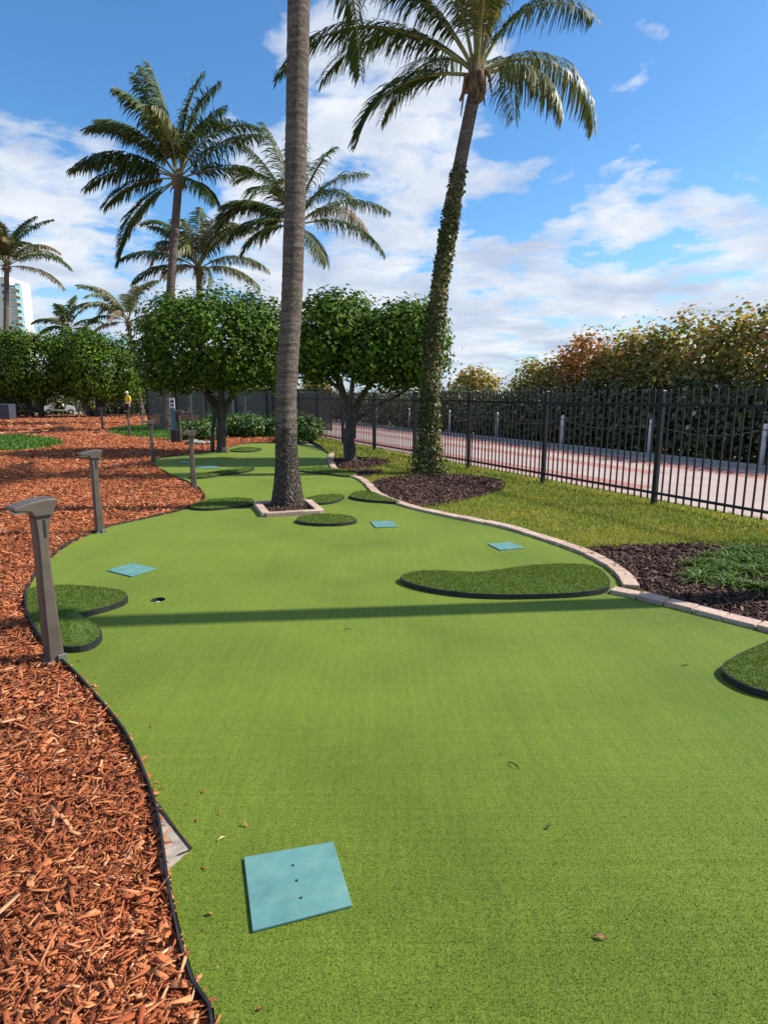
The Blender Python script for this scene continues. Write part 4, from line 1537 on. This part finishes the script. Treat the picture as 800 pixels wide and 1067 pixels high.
# tall palm at back left
p3 = U(172, 448)
t3 = V(186, 190, p3[1] + .1)
palm('palm_tree', p3, t3, .22, .16,
     [(180, 24, 52, 1.0, 1.0, 'frond'), (186, 32, 66, .95, 1.1, 'frond'), (176, 18, 58, .9, 1.0, 'frond'), (172, 4, 50, .8, .7, 'frond'), (200, -40, 35, .95, .6, 'frond'), (190, -30, 40, .8, .6, 'frond'), (165, 76, 24, .98, .7, 'frond'), (160, 82, 26, 1.0, .7, 'frond'), (170, 88, 24, .95, .6, 'frond'), (30, 86, 30, .95, .7, 'frond'), (20, 80, 40, .92, .7, 'frond'), (10, 72, 44, .75, .6, 'frond'), (0, 40, 40, .85, .6, 'frond'), (352, 12, 24, .72, .35, 'frond'), (270, 70, 90, .7, .8, 'frond_pale'), (230, 75, 70, .8, .7, 'frond'), (190, 60, 70, .8, .6, 'frond'), (330, -10, 50, .5, .8, 'frond')],
     'tall dark palm standing behind the round tree, left of centre', G, flen=4.45, extra=4, seed=3, lw=.058, trunk_ctrl=[tuple(V(176, 330, p3[1]) - p3)], lmax=1.25)

# palm behind the tall one
p4 = U(284, 447)
t4 = V(309, 238, p4[1])
palm('palm_tree', p4, t4, .21, .16,
     [(5, 34, 62, .95, .6, 'frond'), (355, 10, 72, .95, .7, 'frond'), (15, 60, 60, .9, .5, 'frond'), (165, 68, 36, 1.0, .5, 'frond'), (150, 80, 30, 1.05, .45, 'frond'), (90, 85, 30, 1, .45, 'frond'), (180, 36, 60, .75, .7, 'frond'), (185, 14, 70, .7, .7, 'frond'), (190, -5, 60, .6, .7, 'frond'), (45, 74, 40, .95, .5, 'frond'), (270, 55, 100, .7, .9, 'frond_pale'), (320, -30, 40, .55, .6, 'frond_pale')],
     'bushy palm whose crown shows behind the tall bare trunk', G, flen=4.4, extra=9, seed=4, lw=.045, ivy_to=2.6, rings=True, lmax=1.15)

p5 = U(212, 440)
t5 = V(207, 283, p5[1])
palm('palm_tree', p5, t5, .2, .15,
     [(180, 30, 65, 1, .7, 'frond'), (175, 12, 60, .9, .7, 'frond'), (5, 28, 70, .9, .7, 'frond_pale'), (0, 8, 60, .8, .7, 'frond_pale'), (160, 62, 60, .9, .6, 'frond'), (20, 60, 60, .9, .6, 'frond'), (90, 80, 40, .9, .5, 'frond'), (270, 40, 90, .7, .9, 'frond_pale'), (240, 5, 60, .6, .9, 'frond_dry'), (300, 0, 60, .6, .9, 'frond_pale')],
     'lower pale palm showing just above the round tree', G, flen=4.3, extra=9, seed=5, lw=.055, pale=.4, rings=False, lmax=1.15)

p6 = V(147, 411, 50.0) * np.array([1, 1, 0])
t6 = V(134, 338, p6[1])
palm('palm_tree', p6, t6, .17, .14,
     [(180, 45, 85, 1, .7, 'frond'), (170, 25, 85, .9, .7, 'frond'), (10, 30, 85, .8, .7, 'frond_pale'), (90, 70, 60, .9, .6, 'frond_pale'), (200, 65, 70, .9, .6, 'frond_pale'), (270, 30, 90, .8, .8, 'frond_dry'), (230, 0, 60, .7, .8, 'frond_dry'), (320, 10, 70, .7, .8, 'frond_pale')],
     'yellowish palm between the large left tree and the round tree', G, flen=5.0, extra=7, seed=6, lw=.06, pale=.6, rings=False, dry=.25)

p7 = V(2, 345, 54.0)
t7 = V(7, 280, 54.0)
palm('palm_tree', (p7[0] - .5, 54.0, 0), t7, .27, .19,
     [(0, 30, 85, 1.0, .8, 'frond'), (350, 2, 55, .95, .6, 'frond_dry'), (20, 70, 60, .9, .6, 'frond'), (120, 75, 90, .9, .8, 'frond'), (150, 70, 95, .9, .8, 'frond_pale'), (180, 40, 80, .9, .8, 'frond_pale'), (270, 60, 100, .8, .9, 'frond_dry'), (200, 15, 70, .8, .8, 'frond_dry'), (250, 80, 60, 1, .7, 'frond_pale'), (300, 60, 100, .7, .9, 'frond_dry'), (80, 80, 80, .9, .7, 'frond'), (10, 55, 100, .8, 1.0, 'frond_dry'), (180, 20, 90, .8, 1.0, 'frond_dry'), (280, 30, 95, .7, 1.0, 'frond_pale')],
     'palm with straw coloured crown at the left edge in front of the tower', G, flen=6.2, extra=8, seed=7, lw=.085, pale=.3, rings=False, dry=.15)

t8 = V(72, 345, 58.0)
palm('palm_tree', (t8[0] + .2, 58.0, 0), t8, .2, .15,
     [(180, 40, 80, 1, .7, 'frond'), (165, 20, 70, .9, .7, 'frond'), (10, 40, 80, 1, .7, 'frond'), (90, 80, 40, 1, .5, 'frond'), (0, 10, 60, .9, .6, 'frond'), (140, 65, 50, 1, .5, 'frond'), (40, 65, 50, 1, .5, 'frond')],
     'small distant palm peeping over the large left trees', G, flen=3.4, extra=4, seed=8, lw=.11, rings=False, dense=44)

# palm just outside the picture on the right: its trunk shadow crosses the green
sh_a, sh_b = U(640, 629)[:2], U(150, 646)[:2]
sdir = nrm(sh_b - sh_a)
pO = sh_a - sdir * 3.9
palm('palm_tree', (pO[0], pO[1], -.02), (pO[0] + .1, pO[1], 14.0), .125, .11, [(a, 40, 80, 1, .7, 'frond') for a in range(10, 360, 30)],
     'palm outside the right edge whose trunk shadow crosses the green', G, flen=3.2, extra=5, seed=9, flare=1.3, dense=44)

# ================================================================== low plants
for (px, py, w_, h_, lab) in ((205, 458, 1.1, .62, 'low green bush just right of the teal sign post'), (228, 455, 1.3, .78, 'low green bush behind the round tree trunk'), (252, 454, 1.2, .72, 'low green bush right of the round tree trunk'),
                              (276, 455, 1.2, .68, 'dark low bush between the round tree and the tall palm'), (318, 459, 1.15, .75, 'green bush immediately right of the tall palm trunk'), (302, 452, 1.2, .8, 'green bush hidden by the tall palm trunk')):
    p = U(px, py)
    root = empty('low_bush', p)
    bl = [(rng.uniform(-.35, .35) * w_, rng.uniform(-.3, .3), h_ * .5, w_ * .34, .45, h_ * .52) for j in range(5)]
    crown_mesh('foliage', bl, 2600, .10, M['bush'], root, .09, .3, percl=7)
    st = MB()
    for j in range(5):
        st.tube([(0, 0, -.03), (rng.uniform(-.25, .25), rng.uniform(-.2, .2), h_ * .7)], [.015, .006], 6)
    st.build('stem', M['tree_bark'], root)
    tag(root, lab, 'bush', 'low bushes behind the green')
p = U(96, 431)
root = empty('flowering_bush', p)
crown_mesh('foliage', [(-.3, 0, .4, .5, .4, .4), (.4, 0, .35, .5, .4, .35), (.05, .1, .6, .45, .4, .35)], 1500, .13, M['flower_leaf'], root, .1, .3, percl=6)
st = MB(); st.tube([(0, 0, -.03), (.1, 0, .4)], [.03, .01], 6); st.build('stem', M['tree_bark'], root)
tag(root, 'small bush with yellow flowers below the white notice', 'bush')

# strap leaved ground cover in the right hand bed
q0 = pts_in(smooth_line(upoly([(712, 604), (722, 590), (745, 580), (790, 574), (860, 578), (930, 610), (960, 650), (880, 640), (830, 622), (790, 618), (740, 614)]), .1, closed=True), 60)
vs_, fs_, rs_, oo = [], [], [], 0
for c in q0:
    n = 70
    a = rng.uniform(0, 2 * math.pi, n)
    el = rng.uniform(.5, 1.35, n)
    L = rng.uniform(.10, .22, n)
    w_ = rng.uniform(.005, .009, n)
    dirs = np.stack([np.cos(a), np.sin(a)], 1)
    t = np.array([0, .4, .75, 1.0])
    hor = np.outer(L * np.cos(el), t) + np.outer(L * .25, t ** 2)
    ver = np.outer(L * np.sin(el), t) - np.outer(L * .55, t ** 2.4)
    P = np.stack([c[0] + rng.normal(0, .03, n)[:, None] + dirs[:, :1] * hor, c[1] + rng.normal(0, .03, n)[:, None] + dirs[:, 1:] * hor, np.maximum(ver, .005) + .0], 2)
    sd = np.stack([-dirs[:, 1], dirs[:, 0], np.zeros(n)], 1)
    wf = np.array([.7, 1, .7, .08])
    A = P - sd[:, None, :] * (w_[:, None] * wf[None])[:, :, None]
    B = P + sd[:, None, :] * (w_[:, None] * wf[None])[:, :, None]
    Vv = np.stack([A, B], 2).reshape(n, 8, 3)
    tf = np.array([(0, 1, 3, 2), (2, 3, 5, 4), (4, 5, 7, 6)])
    vs_.append(Vv.reshape(-1, 3)); fs_.append((tf[None] + (np.arange(n) * 8)[:, None, None]).reshape(-1, 4) + oo); oo += n * 8
    rs_.append(np.repeat(rng.uniform(0, 1, n), 8))
tag(link('ground_cover', np_mesh('ground_cover', np.concatenate(vs_), np.concatenate(fs_), M['liriope'], np.concatenate(rs_))), 'mass of strap leaved green plants in the bark bed at right', 'ground cover', kind='stuff')

# far tree line
fl = ['distant leafy tree behind the left dark tree', 'distant tree behind the white golf cart', 'distant tree left of the white notice', 'distant tree behind the person in yellow', 'distant tree behind the windscreen fence, left part', 'distant tree behind the windscreen fence, middle', 'distant tree behind the windscreen fence, right part', 'distant tree past the tall palm']
for i, (px, top, Yd, w_) in enumerate(((-20, 395, 66, 9), (25, 392, 72, 9), (70, 388, 66, 9), (120, 392, 62, 8), (165, 394, 58, 8), (215, 398, 52, 7), (262, 402, 50, 7), (312, 404, 48, 6))):
    p = V(px, 411, Yd)
    zt = EYE + (HOR - top) * Yd / F
    root = empty('background_tree', (p[0], Yd, 0))
    tb = MB()
    limb(tb, [(0, 0, -.05), (.1, 0, 1.0), (.3, 0, zt * .6)], .15, .07, 7, 4)
    tb.build('trunk', M['tree_bark'], root, smooth=True)
    bl = [(rng.uniform(-.4, .4) * w_, rng.uniform(-1, 1), zt * rng.uniform(.45, .6), w_ * .28, 1.6, zt * rng.uniform(.36, .44)) for j in range(5)]
    crown_mesh('crown', bl, 3200, .32, M['bush'] if i % 2 else M['clusia'], root, .3, .3, percl=7)
    tag(root, fl[i], 'tree', 'distant trees along the back')

for (px, Yd, hh, ww, lab) in ((-35, 50, 1.7, 5, 'added dark shrub left of the waste bin'), (0, 51, 1.5, 5, 'added dark shrub behind the waste bin'), (34, 52, 1.6, 5, 'added dark shrub behind the picnic table'), (80, 52, 1.3, 5, 'added dark shrub right of the golf cart'),
                              (118, 53, 1.25, 4, 'added dark shrub behind the low fence, left part'), (150, 53, 1.3, 4, 'added dark shrub behind the low fence, right part')):
    p = V(px, 411, Yd)
    root = empty('added_shrub', (p[0], Yd, 0))  # dark-leaved row added to darken the bright gap under the left trees
    tb = MB()
    limb(tb, [(0, 0, -.05), (.1, 0, .4), (.2, 0, hh * .7)], .06, .03, 7, 4)
    tb.build('stem', M['tree_bark'], root, smooth=True)
    crown_mesh('foliage', [(rng.uniform(-.42, .42) * ww, rng.uniform(-.5, .5), hh * .5, ww * .25, .8, hh * .52) for j in range(5)], 1500, .26, M['hedge_leaf'], root, .2, .3, percl=6)
    tag(root, lab, 'shrub', 'shrubs added to darken the gap under the left trees')

# rocks
for (px, py, s, lab) in ((200, 463, .20, 'grey rock beside the low bushes, left one'), (209, 463.5, .16, 'smaller grey rock beside the low bushes'), (217, 463, .13, 'smallest grey rock near the round tree')):
    bm = bmesh.new()
    bmesh.ops.create_icosphere(bm, subdivisions=3, radius=s)
    for v in bm.verts:
        v.co *= 1 + .22 * math.sin(v.co.x * 17 + px) * math.sin(v.co.y * 15) + .1 * math.sin(v.co.z * 31)
        v.co.z *= .62
    me = bpy.data.meshes.new('rock'); bm.to_mesh(me); bm.free()
    me.materials.append(M['rock'])
    o = link('rock', me)
    p = U(px, py)
    o.location = (p[0], p[1], s * .3)
    tag(o, lab, 'rock', 'rocks by the low bushes')

# ================================================================== far small things
# teal sign post
p = U(182.5, 461)
root = empty('sign_post', p)
mb = MB(); mb.box((0, 0, .70), (.12, .09, 1.42)); mb.build('post', M['teal_paint'], root, bevel=.008)
mb = MB(); mb.box((0, -.055, 1.28), (.17, .02, .32)); pl = mb.build('plate', M['sign_white'], root, bevel=.003)
mb = MB(); mb.box((0, -.067, 1.33), (.10, .006, .08)); mb.box((0, -.067, 1.21), (.10, .006, .05)); mb.build('symbol', M['sign_ink'], pl)
mb = MB(); mb.box((0, 0, .2), (.2, .17, .42)); mb.build('base', M['bronze_dark'], root, bevel=.01)
tag(root, 'teal post carrying a small white sign with dark symbols', 'sign')
# white notice
p = U(101.5, 431)
root = empty('notice_board', p)
Y = p[1]
mb = MB(); mb.box((0, 0, 1.35), (.50, .03, .62)); pl = mb.build('panel', M['sign_white'], root, bevel=.005)
mb = MB(); mb.box((0, .045, .85), (.06, .05, 1.75)); mb.build('post', M['bronze_dark'], root)
tag(root, 'plain white notice on a dark post under the rounded left tree', 'sign')
# steel poles
for px, py, top, lab in ((243, 445, 405, 'grey steel pole just right of the round tree trunk'), (200, 443, 396, 'thin pale pole behind the windscreen fence, left of the round tree'), (256, 444, 404, 'slim steel pole farther right of the round tree trunk')):
    p = U(px, py)
    z = EYE + (HOR - top) * p[1] / F
    mb = MB(); mb.tube([(0, 0, -.05), (0, 0, z - .05), (0, 0, z)], [.06, .055, .03], 12)
    mb.box((0, 0, .01), (.2, .2, .03))
    o = mb.build('steel_pole', M['steel'])
    o.location = p
    tag(o, lab, 'pole', 'steel poles behind the bushes')
# bin and picnic table
p = U(8, 437)
root = empty('waste_bin', p)
mb = MB(); mb.box((0, 0, .45), (.72, .72, .9), taper=1.06); mb.build('body', M['bin'], root, bevel=.03)
mb = MB(); mb.box((0, 0, .935), (.82, .82, .07), taper=.8); mb.build('lid', M['bin'], root, bevel=.02)
tag(root, 'square dark grey bin at the left edge under the trees', 'bin')
p = U(26, 434)
root = empty('picnic_table', p)
mb = MB(); mb.box((0, 0, .74), (1.9, .75, .05)); mb.build('table_top', M['timber'], root, bevel=.006)
for s in (-1, 1):
    mb = MB(); mb.box((0, s * .68, .44), (1.9, .26, .045)); mb.build('seat', M['timber'], root, bevel=.006)
for s in (-1, 1):
    mb = MB()
    mb.tube([(s * .7, -.62, 0), (s * .7, -.2, .71)], .035, 6)
    mb.tube([(s * .7, .62, 0), (s * .7, .2, .71)], .035, 6)
    mb.box((s * .7, 0, .40), (.05, 1.5, .05))
    mb.build('leg', M['timber'], root)
tag(root, 'wooden picnic table in the shade of the left trees', 'picnic table')
# golf cart
p = U(62, 432)
root = empty('golf_cart', p, .5)
mb = MB()
mb.prism([(-1.1, .28), (-1.1, .62), (-.75, .74), (-.35, .74), (-.30, .40), (.35, .36), (.55, .78), (1.05, .62), (1.15, .3)], -.55, .55)
mb.build('body', M['cart_white'], root, bevel=.03)
mb = MB(); mb.box((-.1, 0, 1.80), (1.7, 1.15, .06)); mb.build('roof', M['cart_white'], root, bevel=.02)
for sx_ in (-.8, .55):
    for sy_ in (-.5, .5):
        mb = MB(); mb.tube([(sx_, sy_, .65), (sx_ * .9, sy_, 1.78)], .02, 8); mb.build('pillar', M['black_metal'], root)
mb = MB(); mb.box((-.5, 0, .83), (.5, 1.0, .14)); mb.box((-.78, 0, 1.12), (.12, 1.0, .45)); mb.build('seat', M['seat_vinyl'], root, bevel=.03)
for sx_ in (-.75, .8):
    for sy_ in (-.52, .52):
        mb = MB(); mb.tube([(sx_, sy_ - .09, .22), (sx_, sy_ + .09, .22)], .22, 18); w_ = mb.build('wheel', M['tyre'], root, smooth=False)
        mb = MB(); mb.tube([(sx_, sy_ - .10, .22), (sx_, sy_ + .10, .22)], .11, 14); mb.build('rim', M['steel'], w_)
tag(root, 'white golf cart half hidden among the left tree trunks', 'golf cart')

# person
p = U(134.5, 436)
root = empty('person', p, -.5)
J = {'pel': (0, 0, .95), 'wa': (0, .0, 1.08), 'ch': (0, .03, 1.32), 'nk': (0, .02, 1.47), 'hd': (0, -.03, 1.58), 'tp': (0, -.03, 1.70),
     'hl': (-.10, 0, .90), 'kl': (-.12, -.03, .50), 'al': (-.12, .02, .09), 'fl': (-.13, -.16, .03),
     'hr': (.10, 0, .90), 'kr': (.13, -.10, .50), 'ar': (.13, .0, .09), 'fr': (.14, -.18, .03),
     'sl': (-.19, .03, 1.38), 'el': (-.26, .03, 1.10), 'wl': (-.22, -.16, .92), 'gl': (-.20, -.24, .88),
     'sr': (.19, .03, 1.38), 'er': (.27, .0, 1.10), 'wr': (.20, -.18, .98), 'gr': (.16, -.25, .97)}
RAD = {'pel': .155, 'wa': .14, 'ch': .17, 'nk': .06, 'hd': .095, 'tp': .07, 'hl': .10, 'kl': .065, 'al': .045, 'fl': .04, 'hr': .10, 'kr': .065, 'ar': .045, 'fr': .04, 'sl': .07, 'el': .048, 'wl': .032, 'gl': .036, 'sr': .07, 'er': .048, 'wr': .032, 'gr': .036}
E_ = [('pel', 'wa'), ('wa', 'ch'), ('ch', 'nk'), ('nk', 'hd'), ('hd', 'tp'), ('pel', 'hl'), ('hl', 'kl'), ('kl', 'al'), ('al', 'fl'), ('pel', 'hr'), ('hr', 'kr'), ('kr', 'ar'), ('ar', 'fr'), ('ch', 'sl'), ('sl', 'el'), ('el', 'wl'), ('wl', 'gl'), ('ch', 'sr'), ('sr', 'er'), ('er', 'wr'), ('wr', 'gr')]
keys = list(J)
me = bpy.data.meshes.new('skeleton')
me.from_pydata([J[k] for k in keys], [(keys.index(a), keys.index(b_)) for a, b_ in E_], [])
tmp = bpy.data.objects.new('skeleton', me)
COL.objects.link(tmp)
sk = tmp.modifiers.new('skin', 'SKIN')
for k, dv in zip(keys, me.skin_vertices[0].data):
    dv.radius = (RAD[k], RAD[k] * (.72 if k in ('pel', 'wa', 'ch') else 1))
me.skin_vertices[0].data[0].use_root = True
ss_ = tmp.modifiers.new('sub', 'SUBSURF'); ss_.levels = 2; ss_.render_levels = 2
dg = bpy.context.evaluated_depsgraph_get()
bme = bpy.data.meshes.new_from_object(tmp.evaluated_get(dg))
bpy.data.objects.remove(tmp)
bme.materials.clear()
for k in ('skin', 'yellow_shirt', 'navy', 'tyre'):
    bme.materials.append(M[k])
for f in bme.polygons:
    c = f.center
    f.use_smooth = True
    armout = abs(c.x) > .17 and c.z < 1.2 or c.y < -.13 and c.z > .8 and c.z < 1.2
    if c.z < .09: f.material_index = 3
    elif c.z < .97 and not (armout and c.z > .8): f.material_index = 2
    elif c.z < 1.47 and not armout: f.material_index = 1
    else: f.material_index = 0
body = link('body', bme, root)
mb = MB()
mb.tube([(0, -.03, 1.655), (0, -.03, 1.70), (0, -.03, 1.74), (0, -.03, 1.765)], [.112, .108, .08, .02], 14)
mb.box((0, -.16, 1.66), (.14, .12, .012))
mb.build('cap', M['white_cap'], root, smooth=True)
mb = MB(); mb.box((0, -.135, 1.60), (.03, .03, .04), taper=.6); mb.build('nose', M['skin'], root)
tag(root, 'person in a yellow shirt and dark trousers standing by the low fence', 'person')

# tower
Yt = 300.0
root = empty('tower_block', (V(-4, 411, Yt)[0], Yt, 0), .12)
W, D, H = 24.0, 22.0, EYE + (HOR - 296) * Yt / F
mb = MB(); mb.box((0, D / 2, H / 2), (W * .96, D, H)); mb.box((-3, D / 2, H + 1.5), (9, 9, 3)); mb.build('wall', M['tower_wall'], root)
nfl = int(H / 3.1)
wx0 = -W * .48 + .0
for k in range(nfl):
    z = 1.8 + k * 3.1
    for x in (-7.5, -1.0, 8.6):
        f_ = MB(); f_.box((x, -.03, z + .2), (1.5, .12, 1.5)); f_.build('window', M['tower_window'], root)
    bb = MB(); bb.box((W * .48 + 1.3, 2.2, z - .9), (2.6, 5.4, .25)); bl_ = bb.build('balcony', M['tower_wall'], root)
    gb = MB(); gb.box((W * .48 + 1.3, -.5, z - .2), (2.6, .06, 1.1)); gb.box((W * .48 + 2.58, 2.2, z - .2), (.06, 5.3, 1.1)); gb.build('glass_rail', M['tower_glass'], bl_)
mb = MB(); mb.box((W * .48 + .9, 6.5, H / 2 - 1), (1.8, 3.0, H - 2)); mb.build('glass_column', M['tower_glass'], root)
tag(root, 'distant cream tower block with teal glass balconies', 'building')

# ================================================================== camera, light, sky
cam = bpy.data.cameras.new('camera')
co = bpy.data.objects.new('camera', cam)
COL.objects.link(co)
co.location = (0, 0, EYE)
co.rotation_euler = (math.radians(90) - TH, 0, 0)
cam.sensor_fit = 'HORIZONTAL'
cam.sensor_width = 36
cam.lens = F / 800 * 36
cam.clip_start = .05
cam.clip_end = 5000
SC.camera = co

SUN_EL = math.radians(43)
sv = np.array([-sdir[0], -sdir[1]])
sun_vec = Vector((sv[0] * math.cos(SUN_EL), sv[1] * math.cos(SUN_EL), math.sin(SUN_EL)))
sun = bpy.data.lights.new('sun', 'SUN')
sun.energy = 4.9
sun.angle = math.radians(.53)
sun.color = (1.0, .945, .86)
so = bpy.data.objects.new('sun', sun)
COL.objects.link(so)
so.rotation_euler = sun_vec.to_track_quat('Z', 'Y').to_euler()
so.location = (20, 0, 30)

wld = bpy.data.worlds.new('World')
SC.world = wld
wld.use_nodes = True
nt = wld.node_tree
bg = nt.nodes['Background']
sky = N(nt, 'ShaderNodeTexSky', sky_type='NISHITA')
sky.sun_disc = False
sky.sun_elevation = SUN_EL
sky.sun_rotation = math.atan2(sun_vec.x, sun_vec.y)
sky.air_density = 1.0
sky.dust_density = .6
sky.ozone_density = 2.0
tc = N(nt, 'ShaderNodeTexCoord')
dirv = tc.outputs['Generated']
sp = N(nt, 'ShaderNodeSeparateXYZ')
nt.links.new(dirv, sp.inputs[0])
den = madd(nt, madd(nt, sp.outputs[2], 0.0, 'MAXIMUM'), .16, 'ADD')
cx = madd(nt, sp.outputs[0], den, 'DIVIDE')
cy = madd(nt, sp.outputs[1], den, 'DIVIDE')
cb = N(nt, 'ShaderNodeCombineXYZ')
nt.links.new(cx, cb.inputs[0]); nt.links.new(cy, cb.inputs[1])
wn = N(nt, 'ShaderNodeTexNoise'); wn.inputs['Scale'].default_value = 1.6; wn.inputs['Detail'].default_value = 3
nt.links.new(cb.outputs[0], wn.inputs['Vector'])
wv = mixc(nt, cb.outputs[0], wn.outputs['Color'], .18)
cn = N(nt, 'ShaderNodeTexNoise'); cn.inputs['Scale'].default_value = 3.9; cn.inputs['Detail'].default_value = 9; cn.inputs['Roughness'].default_value = .56
nt.links.new(wv, cn.inputs['Vector'])
# banks of cloud where the sky has them (directions)
acc = None
for (px, py, wid, amp) in ((450, 135, 12, .22), (300, 110, 9, .08), (560, 120, 7, .16), (395, 205, 8, .20), (330, 270, 12, .25), (460, 310, 12, .30), (560, 235, 9, .20), (660, 245, 9, .20), (740, 275, 10, .26), (600, 310, 14, .26), (60, 250, 12, .26), (130, 215, 8, .10), (40, 180, 6, .14), (850, 250, 14, .2), (-120, 230, 20, .2), (270, 25, 4, .12), (645, 208, 3, .14), (530, 180, 3, .16), (120, 330, 14, .2),
                           (120, 60, 16, -.20), (690, 90, 15, -.22), (610, 175, 5, -.06), (480, 225, 4, -.12), (60, 20, 12, -.1)):
    d = nrm(ray(px, py))
    vd = N(nt, 'ShaderNodeVectorMath', operation='DOT_PRODUCT')
    nt.links.new(dirv, vd.inputs[0])
    vd.inputs[1].default_value = tuple(d)
    mr = N(nt, 'ShaderNodeMapRange', interpolation_type='SMOOTHSTEP')
    mr.inputs['From Min'].default_value = math.cos(math.radians(wid))
    mr.inputs['From Max'].default_value = 1.0
    mr.inputs['To Min'].default_value = 0
    mr.inputs['To Max'].default_value = amp * .62
    nt.links.new(vd.outputs['Value'], mr.inputs['Value'])
    acc = mr.outputs[0] if acc is None else madd(nt, acc, mr.outputs[0], 'MAXIMUM' if amp > 0 else 'ADD')
cov = madd(nt, cn.outputs['Fac'], acc, 'ADD')
cr_ = ramp(nt, [(.51, (0, 0, 0)), (.565, (.5, .5, .5)), (.65, (.95, .95, .95))])
nt.links.new(cov, cr_.inputs[0])
# cloud body: bright heads, greyer bases
cn2 = N(nt, 'ShaderNodeTexNoise'); cn2.inputs['Scale'].default_value = 3.4; cn2.inputs['Detail'].default_value = 6
nt.links.new(wv, cn2.inputs['Vector'])
cc = ramp(nt, [(.34, (3.1, 3.6, 4.6)), (.66, (5.3, 5.5, 5.8))])
nt.links.new(cn2.outputs['Fac'], cc.inputs[0])
hs = N(nt, 'ShaderNodeHueSaturation')
hs.inputs['Saturation'].default_value = 1.2
hs.inputs['Value'].default_value = 1.0
nt.links.new(sky.outputs[0], hs.inputs['Color'])
tint = mixc(nt, hs.outputs[0], (.80, 1.0, 1.10), 1.0, 'MULTIPLY')
# milky, slightly violet air low over the sea
hz_ = N(nt, 'ShaderNodeMapRange', interpolation_type='SMOOTHSTEP')
for k_, v_ in (('From Min', .24), ('From Max', .0), ('To Min', 0.0), ('To Max', .6)):
    hz_.inputs[k_].default_value = v_
nt.links.new(sp.outputs[2], hz_.inputs['Value'])
tint = mixc(nt, tint, (2.7, 3.4, 4.8), hz_.outputs[0])
fin = mixc(nt, tint, cc.outputs[0], cr_.outputs[0])
nt.links.new(fin, bg.inputs['Color'])
bg.inputs['Strength'].default_value = .125

SC.view_settings.view_transform = 'Standard'
SC.view_settings.look = 'None'
SC.view_settings.exposure = .5
SC.view_settings.gamma = 1
SC.view_settings.use_curve_mapping = False
